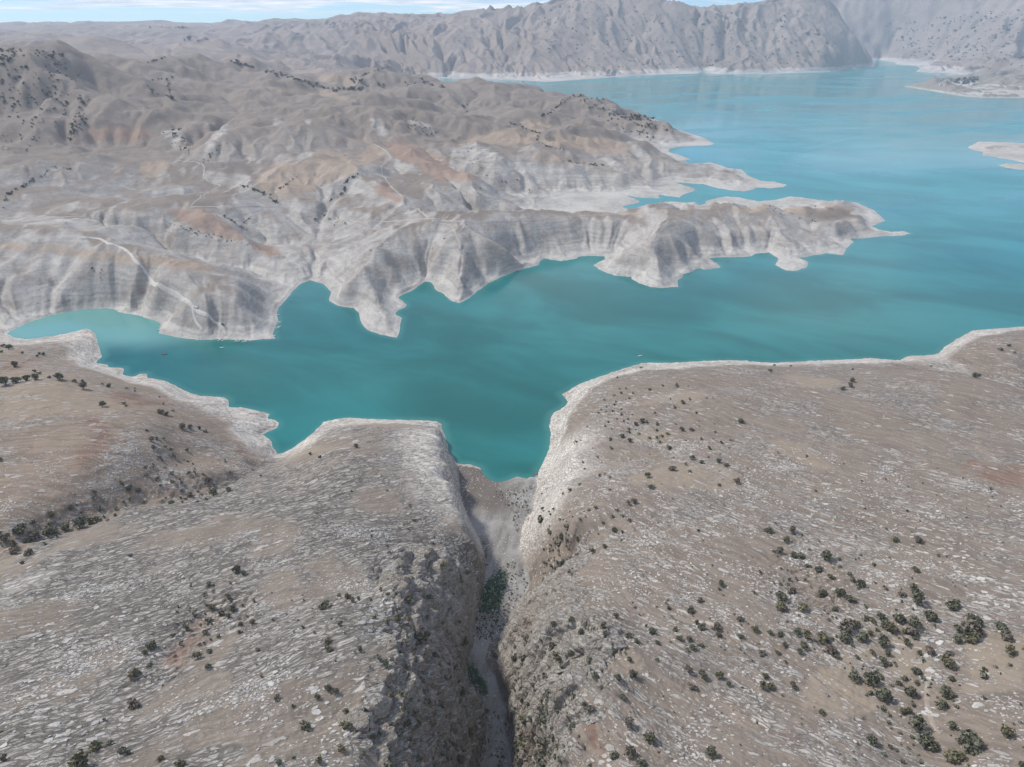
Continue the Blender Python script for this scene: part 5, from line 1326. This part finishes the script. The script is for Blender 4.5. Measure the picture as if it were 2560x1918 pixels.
AREAS = [ # phrase, x0, x1, y0, y1
 ('on the pale bank below the inlet', -50, 135, 840, 905), ('in the row behind the left hill crest', -50, 175, 905, 965),
 ('on the lakeward side of the left hill', 175, 420, 925, 985), ('near the red patch on the left hill', 200, 430, 985, 1025),
 ('around the ploughed hollow above the cove', 360, 560, 1020, 1150), ('on the rocky slope above the ravine', 240, 640, 1150, 1245),
 ('in the wooded ravine, upper part', 120, 330, 1200, 1330), ('in the wooded ravine at the left edge', -50, 160, 1100, 1445),
 ('on the cracked limestone by the lake', 600, 1000, 1050, 1345), ('near the gorge end of the limestone', 1000, 1180, 1200, 1440),
 ('in the middle of the limestone slope', 300, 680, 1345, 1450), ('around the reddish hollow, lower left', 440, 640, 1450, 1570),
 ('below the reddish hollow, lower left', 320, 640, 1570, 1770), ('in the bottom left corner', -50, 560, 1770, 1920),
 ('in the row above the white slab band', 640, 940, 1440, 1520), ('beside the white slab band', 640, 960, 1520, 1680),
 ('at the bottom, left of the gorge', 640, 960, 1680, 1920), ('on the upper left rim of the gorge', 940, 1100, 1438, 1560),
 ('on the lower left rim of the gorge', 960, 1090, 1560, 1920), ('in the left gorge wall', 1090, 1230, 1438, 1920),
 ('clinging to the upper right gorge wall', 1280, 1420, 1500, 1760), ('in the lower right gorge wall', 1280, 1400, 1760, 1920),
 ('beside the tan side gully', 1340, 1480, 1310, 1440), ('on the rim above the tan gully', 1380, 1520, 1170, 1310),
 ('on the spur nearest the lake', 1460, 1640, 960, 1070), ('on the second spur above the lake', 1440, 1700, 1060, 1150),
 ('on the upper right shoulder', 1640, 1870, 955, 1125), ('along the pale path on the shoulder', 1640, 1900, 1125, 1210),
 ('on the grassy slope below the path', 1440, 1700, 1150, 1320), ('on the slope right of the tan gully', 1470, 1580, 1320, 1450),
 ('on the skyline against the lake', 1500, 2600, 850, 975), ('above the rim of the right gorge wall', 1400, 1530, 1438, 1640),
 ('in the row across the middle right', 1530, 1740, 1438, 1560), ('left of the big thicket', 1740, 1920, 1438, 1560),
 ('in the gap below that row', 1530, 1930, 1560, 1665), ('in the line of dark oaks', 1680, 1990, 1660, 1740),
 ('on the ledge above the gorge, lower right', 1400, 1680, 1600, 1780), ('at the bottom right of the gorge', 1400, 1830, 1780, 1920),
 ('at the top of the big thicket', 1900, 2110, 1290, 1438), ('in the left half of the big thicket', 1910, 2110, 1438, 1560),
 ('in the big thicket, upper centre', 2110, 2330, 1438, 1560), ('right of the big thicket', 2330, 2560, 1438, 1640),
 ('in the lower left of the thicket', 1910, 2110, 1560, 1670), ('in the thicket beside the footpath', 2110, 2260, 1560, 1720),
 ('close to the sunken footpath', 2240, 2400, 1560, 1830), ('at the bottom right corner', 2050, 2560, 1720, 1920),
 ('alone on the stony upper right slope', 1700, 2560, 1000, 1440), ('on the open slope', -100, 2700, 0, 2200)]
ORD = ['first', 'second', 'third', 'fourth', 'fifth', 'sixth', 'seventh', 'eighth', 'ninth', 'tenth', 'eleventh', 'twelfth', 'thirteenth', 'fourteenth', 'fifteenth', 'sixteenth', 'seventeenth', 'eighteenth', 'nineteenth', 'twentieth']
ORD += ['twenty-' + w for w in ORD[:9]] + ['thirtieth'] + ['thirty-' + w for w in ORD[:9]]
rng = np.random.default_rng(77)
byarea = {}
for k in big:
    for a_i, (_, x0, x1, y0, y1) in enumerate(AREAS):
        if x0 <= T_[k, 0] < x1 and y0 <= T_[k, 1] < y1: byarea.setdefault(a_i, []).append(k); break
TONE = ['dark green', 'olive green', 'grey brown']
n_tree = 0
for a_i, ks in byarea.items():
    ks.sort(key=lambda k: T_[k, 0])
    for q, k in enumerate(ks):
        inwall = 'gorge wall' in AREAS[a_i][0]
        col = rng.choice(3, p=[0.62, 0.26, 0.12]); sh = int(rng.integers(6))
        root = bpy.data.objects.new('oak_tree', None); root.empty_display_size = 1.0
        link(root)
        s = float(rad_w[k]); zs = s * float(rng.uniform(0.85, 1.1))
        root.location = (float(X[k]), float(Y[k]), float(Z[k]) - 0.1 * s); root.rotation_euler = (0, 0, float(rng.uniform(0, 6.28))); root.scale = (s, s, zs)
        link(bpy.data.objects.new('crown', CROWNS[sh][col]), root)
        link(bpy.data.objects.new('trunk', TRUNKS[sh]), root)
        word = '%s oak, ' % TONE[col]
        pos = ('the only one ' if len(ks) == 1 else '%s from the left ' % ORD[min(q, 38)])
        tag(root, word + pos + AREAS[a_i][0], 'tree', 'oaks scattered on the near hills')
        n_tree += 1
# small and distant bushes that cannot be told apart: one spread
SMALL = [crown(np.random.default_rng(300 + k), 26, 4, 0.9) for k in range(4)]
for k, (V, F) in enumerate(SMALL):      # larger leaf clumps for far bushes
    c = V.reshape(-1, 4, 3).mean(1, keepdims=True); SMALL[k] = ((c + (V.reshape(-1, 4, 3) - c) * 2.2).reshape(-1, 3), F)
def bushes(name, pts, lab, mt, cat='shrubs', parent=None):
    """pts: (x, y, z, radius)"""
    pts = np.array(pts); rng = np.random.default_rng(len(pts)); VV, FF, base = [], [], 0
    sh = rng.integers(0, 4, len(pts)); an = rng.uniform(0, 6.28, len(pts))
    for s in range(4):
        q = np.nonzero(sh == s)[0]
        if len(q) == 0: continue
        V, F = SMALL[s]; c, si = np.cos(an[q])[:, None], np.sin(an[q])[:, None]; rd = pts[q, 3][:, None]
        P = np.stack([pts[q, 0][:, None] + rd * (c * V[None, :, 0] - si * V[None, :, 1]), pts[q, 1][:, None] + rd * (si * V[None, :, 0] + c * V[None, :, 1]), pts[q, 2][:, None] + rd * (V[None, :, 2] - 0.25)], -1)
        VV.append(P.reshape(-1, 3)); FF.append((F[None] + (np.arange(len(q)) * len(V))[:, None, None] + base).reshape(-1, 4)); base += len(q) * len(V)
    me = np_mesh(name, np.concatenate(VV), np.concatenate(FF), True); me.materials.append(mt)
    o = link(bpy.data.objects.new(name, me), parent); tag(o, lab, cat if parent is None else None, None, 'stuff')
    return o
pts = [(X[k], Y[k], Z[k], rad_w[k]) for k in small]
def spray(poly, n, size, jit=0.4, seed=0):
    """bushes spread over an outline drawn in the photograph; size = width in photograph pixels"""
    rng = np.random.default_rng(seed + n); out = []
    xs = [p[0] for p in poly]; ys = [p[1] for p in poly]
    x = rng.uniform(min(xs), max(xs), n * 6); y = rng.uniform(min(ys), max(ys), n * 6)
    i = np.nonzero(in_poly(x, y, poly))[0][:n]
    if len(i) == 0: return out
    a, b, c = pick(x[i], y[i]); sl_ = np.sqrt(a * a + b * b + (CAM_H - c) ** 2)
    rd = size * sl_ / FPX / 2 * np.exp(rng.normal(0, jit, len(i)))
    return [(a[k], b[k], c[k], rd[k]) for k in range(len(i)) if not np.isnan(a[k]) and c[k] > 0.5]
def along(line, n, size, spread, seed=0, jit=0.35):
    rng = np.random.default_rng(seed + n); d = np.array(densify(line, 2.0)); k = rng.integers(0, len(d), n)
    x = d[k, 0] + rng.normal(0, spread, n); y = d[k, 1] + rng.normal(0, spread * 0.5, n)
    a, b, c = pick(x, y); sl_ = np.sqrt(a * a + b * b + (CAM_H - c) ** 2); rd = size * sl_ / FPX / 2 * np.exp(rng.normal(0, jit, n))
    return [(a[q], b[q], c[q], rd[q]) for q in range(n) if not np.isnan(a[q]) and c[q] > 0.5]
# low scrub between the near oaks
for poly, n, sz in [([(1900,1380),(2150,1380),(2350,1560),(2300,1700),(2000,1650),(1880,1500)],90,9),([(1450,1500),(1900,1500),(1900,1640),(1450,1640)],50,7),([(2150,1700),(2450,1700),(2450,1918),(2200,1918)],30,9),
  ([(940,1440),(1180,1440),(1130,1918),(900,1918)],80,12),([(1290,1560),(1430,1600),(1480,1918),(1300,1918)],90,12),([(1350,1230),(1480,1200),(1450,1450),(1350,1450)],60,8),([(1300,1680),(1400,1700),(1420,1918),(1310,1918)],70,15),([(1000,1560),(1130,1560),(1120,1918),(940,1918)],60,13),([(1350,1350),(1440,1330),(1430,1440),(1370,1470)],45,9),
  ([(1480,960),(1800,960),(1800,1150),(1480,1150)],40,4),([(380,1150),(600,1150),(560,1250),(150,1320),(0,1400),(0,1330),(300,1240)],70,7),([(480,1450),(650,1450),(640,1570),(420,1720),(350,1700)],40,9),
  ([(640,1450),(980,1450),(960,1700),(640,1700)],40,5),([(1500,1700),(2100,1700),(2100,1900),(1500,1900)],40,5),([(1480,1150),(2560,1100),(2560,1500),(1480,1500)],120,4.5),([(2100,1560),(2560,1560),(2560,1900),(2100,1900)],60,7)]:
    pts += spray(poly, n, sz, seed=3)
bushes('low_scrub', pts, 'small grey green bushes dotted over the near hills', LEAF[0])
FARLEAF = leaf_material('far_oak_leaf', (0.10, 0.10, 0.085))
pts = []
Cc = lambda p: cr(0, 90, 5.5225, p); Hh_ = lambda p: cr(340, 120, 2.765, p)
pts += spray(Cc([(0,200),(330,140),(560,220),(700,350),(1050,400),(1300,800),(1250,1200),(1000,1400),(600,1300),(0,1150)]), 170, 4.6, seed=1)
pts += spray(Cc([(0,180),(330,140),(250,330),(0,450)]), 46, 4.6, seed=2) + spray(Cc([(450,200),(880,230),(870,320),(500,300)]), 12, 6.5, seed=4)
pts += spray(Cc([(1050,1050),(1270,1080),(1000,1500),(900,1450)]), 35, 5, seed=5) + spray(Cc([(0,1350),(600,1350),(500,1600),(0,1600)]), 40, 3, seed=6)
pts += along(Hh_([(70,105),(240,60)]), 14, 5, 1, 7) + along(Hh_([(660,100),(830,140)]), 22, 6, 2, 8) + along(Hh_([(880,160),(1050,200),(1240,260),(1380,300),(1560,285)]), 75, 6, 4, 9) + along(Hh_([(1570,190),(1650,160),(1780,130)]), 24, 5, 1.5, 10)
pts += along(Hh_([(1920,190),(2050,260),(2150,280)]), 22, 5, 3, 11) + spray(Hh_([(40,240),(260,150),(260,380),(60,380)]), 16, 7, seed=12) + spray(Hh_([(1490,200),(1560,200),(1560,250),(1490,250)]), 6, 7, seed=13) + spray(Hh_([(1640,230),(1980,230),(1980,280),(1640,280)]), 9, 7, seed=14)
pts += spray(Hh_([(150,530),(330,560),(380,740),(280,720)]), 60, 3, seed=15) + spray(Hh_([(1820,450),(1920,480),(2120,600),(1950,600)]), 45, 2.8, seed=16) + along(Hh_([(480,780),(600,660)]), 18, 4, 5, 17)
pts += along(A_([(1380,510),(1290,560),(1270,640),(1170,700)]), 45, 4.5, 2.5, 18) + along(A_([(960,520),(870,590),(800,630)]), 26, 4, 2, 19) + along(A_([(560,590),(670,630),(760,660),(800,710)]), 40, 4.5, 3, 20) + along(A_([(420,790),(520,850),(600,900)]), 26, 3.5, 2, 21)
pts += along(A_([(640,800),(580,850)]), 14, 3, 1.5, 22) + spray(A_([(50,850),(500,960),(760,1000),(600,1020),(250,950)]), 40, 3.2, seed=23) + spray(A_([(1060,780),(1300,780),(1300,880),(1060,880)]), 16, 3.2, seed=24) + spray(A_([(1400,960),(2000,960),(1900,1100),(1400,1100)]), 26, 2.8, seed=25)
pts += along(B_([(1180,400),(1300,350),(1400,270),(1500,200)]), 42, 4.5, 2.5, 26) + along(B_([(950,440),(1080,490),(1200,530),(1180,590),(1260,640),(1450,680)]), 60, 4, 2, 27) + along(B_([(1420,770),(1600,800),(1760,810)]), 25, 4, 2, 28)
pts += spray(B_([(1480,180),(1720,170),(1800,300),(1900,340),(2212,400),(2212,430),(1900,420),(1650,330)]), 80, 4.5, seed=29) + spray(B_([(1640,340),(2200,440),(2200,580),(1950,540)]), 35, 4, seed=30) + spray(B_([(0,330),(150,400),(250,560),(50,480)]), 40, 3, seed=31) + spray(B_([(560,600),(700,600),(760,900),(620,880)]), 25, 2.4, seed=32)
pts += spray(B_([(540,280),(600,280),(600,370),(540,370)]), 4, 6, seed=33) + spray(B_([(740,900),(1300,900),(1250,1080),(650,1080)]), 22, 2.6, seed=34) + spray(cr(1400,200,3.4516,[(560,300),(850,320),(820,360),(560,350)]), 40, 5.5, seed=35) + spray(cr(1400,200,3.4516,[(660,380),(1000,400),(1050,450),(700,520)]), 14, 7, seed=36)
pts += along(cr(0,380,3.4516,[(200,300),(330,220),(480,130),(620,150)]), 60, 2.6, 3, 37) + along(cr(0,380,3.4516,[(20,480),(60,380),(200,300)]), 14, 5, 3, 38) + spray(cr(0,380,3.4516,[(650,1000),(930,1000),(930,1090),(650,1090)]), 6, 3.5, seed=39)
pts += spray(cr(1280,440,3.456,[(1080,400),(1260,400),(1160,580),(1080,580)]), 14, 2.6, seed=40) + spray(cr(1400,200,3.4516,[(1700,1090),(2209,1090),(2209,1240),(2000,1230)]), 40, 2.2, seed=41)
bushes('distant_scrub', pts, 'dark scrub and small oaks dotted over the peninsula and wooded left hill', FARLEAF)
pts = spray([(1330,30),(1480,0),(1700,40),(2000,20),(2100,120),(2050,160),(1700,175),(1420,170),(1330,120)], 620, 3.4, 0.35, 50) + spray([(1130,100),(1330,60),(1330,180),(1250,175)], 60, 3.0, 0.3, 51)
pts += spray([(2210,60),(2560,20),(2560,170),(2250,140)], 320, 3.4, 0.4, 52) + spray(cr(2240,180,6.9125,[(940,150),(1180,100),(1440,90),(1440,160),(1200,220),(1000,190)]), 70, 4.5, 0.35, 53) + along([(370,70),(470,70)], 20, 3, 1, 54) + spray([(460,98),(500,100),(500,122),(460,120)], 5, 5, seed=55)
bushes('mountain_scrub', pts, 'tiny dark bushes speckling the far mountain slopes', FARLEAF)
# river bed growth: dark tufts and the green reed bed
pts = spray([(1230,1230),(1330,1215),(1325,1300),(1290,1330),(1270,1270)], 230, 2.8, 0.35, 60) + spray([(1268,1400),(1318,1420),(1322,1460),(1290,1510),(1255,1580),(1225,1590),(1250,1500)], 260, 3.0, 0.4, 61)
pts += spray([(1160,1650),(1190,1660),(1215,1740),(1190,1740),(1170,1700)], 70, 4.2, 0.4, 62) + spray([(1205,1760),(1265,1780),(1275,1918),(1205,1918)], 110, 3.6, 0.45, 63) + spray([(1190,1520),(1240,1520),(1230,1600),(1190,1600)], 60, 3.2, 0.4, 64)
bushes('river_bed_scrub', pts, 'dark tufts growing over the dry river bed', LEAF[0])
bushes('reed_bed', spray([(1190,1570),(1203,1480),(1222,1432),(1258,1412),(1268,1450),(1250,1530),(1232,1600),(1195,1600)], 620, 3.0, 0.3, 65) + spray([(1203,1350),(1215,1360),(1220,1420),(1208,1420)], 50, 3.2, 0.3, 66), 'green reed bed in the middle of the gorge floor', leaf_material('reed_green', (0.045, 0.075, 0.04)))
# ------------------------------------------------------------------ boats, cars, houses
WHITE = plain('white_paint', (0.72, 0.72, 0.70), 0.45, 0.4, 0.06); REDP = plain('red_paint', (0.42, 0.05, 0.06), 0.45, 0.4, 0.1)
WOOD = plain('bench_wood', (0.22, 0.16, 0.11), 0.8, 0.2, 0.25, 3); DKM = plain('dark_metal', (0.05, 0.05, 0.055), 0.5, 0.4, 0.2)
GLASS = plain('dark_glass', (0.03, 0.035, 0.04), 0.12, 0.5, 0.1); TYRE = plain('tyre_rubber', (0.03, 0.03, 0.03), 0.85, 0.2, 0.2)
def box(x0, x1, y0, y1, z0, z1, taper=0.0):
    V = [(x0, y0, z0), (x1, y0, z0), (x1, y1, z0), (x0, y1, z0)]
    t = taper
    V += [(x0 + t, y0 + t, z1), (x1 - t, y0 + t, z1), (x1 - t, y1 - t, z1), (x0 + t, y1 - t, z1)]
    return V, [(3, 2, 1, 0), (4, 5, 6, 7), (0, 1, 5, 4), (1, 2, 6, 5), (2, 3, 7, 6), (3, 0, 4, 7)]
def merge(*parts):
    V, F = [], []
    for v, f in parts:
        b = len(V); V += list(v); F += [tuple(i + b for i in q) for q in f]
    return V, F
def part(name, vf, mt, parent):
    me = bpy.data.meshes.new(name); me.from_pydata(vf[0], [], vf[1]); me.update(); me.materials.append(mt)
    return link(bpy.data.objects.new(name, me), parent)
def hull():
    """open skiff, 5 m long, pointed bow at +x"""
    st = [(-2.5, 0.62, 0.02), (-1.2, 0.78, -0.1), (0.2, 0.80, -0.12), (1.4, 0.58, -0.06), (2.1, 0.28, 0.08), (2.6, 0.02, 0.30)]
    V, F = [], []
    for x, w, k in st:
        top = 0.55 + (0.25 if x > 2 else 0.0) + (0.1 if x > 1 else 0)
        V += [(x, -w, top), (x, -w * 0.7, 0.12), (x, 0, k), (x, w * 0.7, 0.12), (x, w, top), (x, w * 0.88, top), (x, w * 0.58, 0.24), (x, 0, k + 0.16), (x, -w * 0.58, 0.24), (x, -w * 0.88, top)]
    for i in range(len(st) - 1):
        for k in range(10): F.append((i * 10 + k, i * 10 + (k + 1) % 10, (i + 1) * 10 + (k + 1) % 10, (i + 1) * 10 + k))
    F.append(tuple(range(9, -1, -1))); F.append(tuple(50 + k for k in range(10)))
    return V, F
def make_boat(mt):
    root = link(bpy.data.objects.new('boat', None)); root.empty_display_size = 1
    part('hull', hull(), mt, root)
    for x in (-1.5, -0.2, 1.1): part('bench', box(x - 0.14, x + 0.14, -0.62 + 0.1 * (x > 1), 0.62 - 0.1 * (x > 1), 0.38, 0.43), WOOD, root)
    part('outboard_motor', merge(box(-2.75, -2.5, -0.13, 0.13, 0.5, 0.95, 0.03), box(-2.68, -2.58, -0.05, 0.05, -0.2, 0.5)), DKM, root)
    return root
def copy_tree(src):
    r = src.copy(); COL.objects.link(r)
    for ch in src.children:
        c = ch.copy(); COL.objects.link(c); c.parent = r
    return r
B8 = lambda x, y: (380 + x / 6.506, 780 + y / 6.506)
BOATS = [ # pixel, heading (radians), label, paint
 (B8(165,214), 0.5, 'white skiff moored off the west side of the headland, uppermost of three', 0), (B8(143,243), 0.4, 'white skiff moored off the west side of the headland, middle of three', 0), (B8(126,291), 0.3, 'white skiff moored off the west side of the headland, lowest of three', 0),
 (B8(1092,459), 1.0, 'white skiff, first from left in the row at the headland tip', 0), (B8(1158,463), 0.95, 'white skiff, second from left in the row at the headland tip', 0), (B8(1370,472), 1.2, 'white skiff, third from left in the row at the headland tip', 0),
 (B8(1410,474), 1.1, 'white skiff, fourth from left in the row at the headland tip', 0), (B8(1496,477), 1.15, 'white skiff, fifth from left in the row at the headland tip', 0), (B8(1530,476), 1.5, 'white skiff, sixth from left in the row at the headland tip', 0),
 (B8(2045,48), 0.1, 'white skiff moored on the east side of the headland, farthest up the shore', 0), (B8(2070,156), 0.2, 'white skiff moored on the east side of the headland, second from the top', 0), (B8(2068,182), 0.1, 'white skiff moored on the east side of the headland, third from the top', 0),
 (B8(2066,241), 0.15, 'white skiff moored on the east side of the headland, fourth from the top', 0), (B8(2040,263), 0.1, 'white skiff moored on the east side of the headland, fifth from the top', 0), (B8(1980,385), 0.0, 'white skiff moored on the east side of the headland, lowest of six', 0),
 (B8(1137,582), 0.1, 'small boat out on the water just below the headland row', 0), (B8(203,688), 0.2, 'lone dark red boat out on the water in the left arm', 1),
 ((1338.5, 1185.5), -0.5, 'red skiff beached at the head of the gorge', 1), ((1343.5, 1190), 0.5, 'white skiff beached beside the red one at the gorge head', 0), ((1600, 890), 0.2, 'tiny white boat alone on the lake beyond the right hill crest', 0)]
proto = {0: make_boat(WHITE), 1: make_boat(REDP)}
used = set()
for (px, py), hd, lab, c in BOATS:
    b = proto[c] if c not in used else copy_tree(proto[c]); used.add(c)
    x, y = at_z(px, py, 0.15); b.location = (float(x), float(y), max(0.02, float(height(x, y)) - 0.1) if height(x, y) > 0 else -0.05); b.rotation_euler = (0, 0, hd)
    s = 0.62 if 'gorge' in lab else 0.95; b.scale = (s, s, s)
    tag(b, lab, 'boat', 'small boats on the lake')
def make_car(mt):
    root = link(bpy.data.objects.new('car', None)); root.empty_display_size = 1
    part('body', merge(box(-2.2, 2.2, -0.9, 0.9, 0.35, 0.95, 0.06)), mt, root)
    cb = part('cabin', box(-1.5, 0.9, -0.82, 0.82, 0.95, 1.55, 0.22), mt, root)
    for y0, y1 in ((-0.72, -0.70), (0.70, 0.72)): part('window', box(-1.2, 0.6, y0, y1, 1.02, 1.42), GLASS, cb)
    part('windscreen', box(0.70, 0.76, -0.55, 0.55, 1.0, 1.42), GLASS, cb)
    for x in (-1.4, 1.4):
        for y in (-0.86, 0.86):
            V = [(x + 0.34 * math.cos(a), y + s, 0.34 + 0.34 * math.sin(a)) for s in (-0.1, 0.1) for a in np.linspace(0, 2 * math.pi, 13)[:-1]]
            F = [(k, (k + 1) % 12, 12 + (k + 1) % 12, 12 + k) for k in range(12)] + [tuple(range(11, -1, -1)), tuple(range(12, 24))]
            part('wheel', (V, F), TYRE, root)
    return root
for (px, py), hd, mt, lab in [((490, 769.5), -0.4, WHITE, 'white car parked beside the fork of the headland road'), ((556.5, 812.5), -0.6, DKM, 'dark car at the bend of the road above the headland beach')]:
    c = make_car(mt); x, y, z = pick([px], [py]); c.location = (float(x[0]), float(y[0]), float(z[0]) + 0.15); c.rotation_euler = (0, 0, hd); tag(c, lab, 'car')
STUCCO = plain('pale_stucco', (0.62, 0.60, 0.56), 0.9, 0.15, 0.1, 0.3); ROOFM = plain('flat_roof', (0.42, 0.40, 0.37), 0.9, 0.15, 0.15, 0.3)
def house(px, py, w, d, h, rz, lab):
    root = link(bpy.data.objects.new('house', None)); x, y, z = pick([px], [py])
    if np.isnan(x[0]): bpy.data.objects.remove(root); return
    part('wall', box(-w / 2, w / 2, -d / 2, d / 2, -3, h), STUCCO, root)
    part('roof', box(-w / 2 - 0.4, w / 2 + 0.4, -d / 2 - 0.4, d / 2 + 0.4, h, h + 0.5), ROOFM, root)
    part('door', box(-0.8, 0.8, -d / 2 - 0.06, -d / 2, 0, 2.2), DKM, root)
    for q in (-0.3, 0.3): part('window', box(w * q - 0.9, w * q + 0.9, -d / 2 - 0.06, -d / 2, 1.2, 2.6), GLASS, root)
    root.location = (float(x[0]), float(y[0]), float(z[0])); root.rotation_euler = (0, 0, rz); tag(root, lab, 'house', 'houses by the lake')
house(1534, 275, 14, 8, 4, 0.1, 'pale flat roofed house under the peninsula cliff, farther one'); house(1525, 283, 12, 8, 4, -0.2, 'pale flat roofed house under the peninsula cliff, nearer one')
for k, (x, y) in enumerate([(2350, 199.5), (2366, 202), (2372, 203), (2352, 214), (2364, 214.5), (2400, 214), (2420, 213), (2432, 211)]):
    house(x, y, 14 + 4 * (k % 3), 9, 4.5, 0.2 * (k % 3) - 0.1, 'small pale house in the spit hamlet, %s from the left' % ORD[[0, 3, 4, 1, 2, 5, 6, 7][k]])
# ------------------------------------------------------------------ the air
hv, hf = box(-16600, 16600, -2500, 12400, -16.0, 1500.0)
me = bpy.data.meshes.new('haze'); me.from_pydata(hv, [], hf); me.update()
hz = link(bpy.data.objects.new('haze', me)); tag(hz, 'thin pale blue haze over the whole valley', 'haze', None, 'stuff')
mt = bpy.data.materials.new('haze_air'); mt.use_nodes = True; nt = mt.node_tree; nt.nodes.clear()
o_ = nt.nodes.new('ShaderNodeOutputMaterial'); pv = nt.nodes.new('ShaderNodeVolumePrincipled')
pv.inputs['Color'].default_value = (0.68, 0.83, 1.0, 1); pv.inputs['Density'].default_value = 0.00005; pv.inputs['Anisotropy'].default_value = 0.1
nt.links.new(pv.outputs[0], o_.inputs['Volume']); me.materials.append(mt)
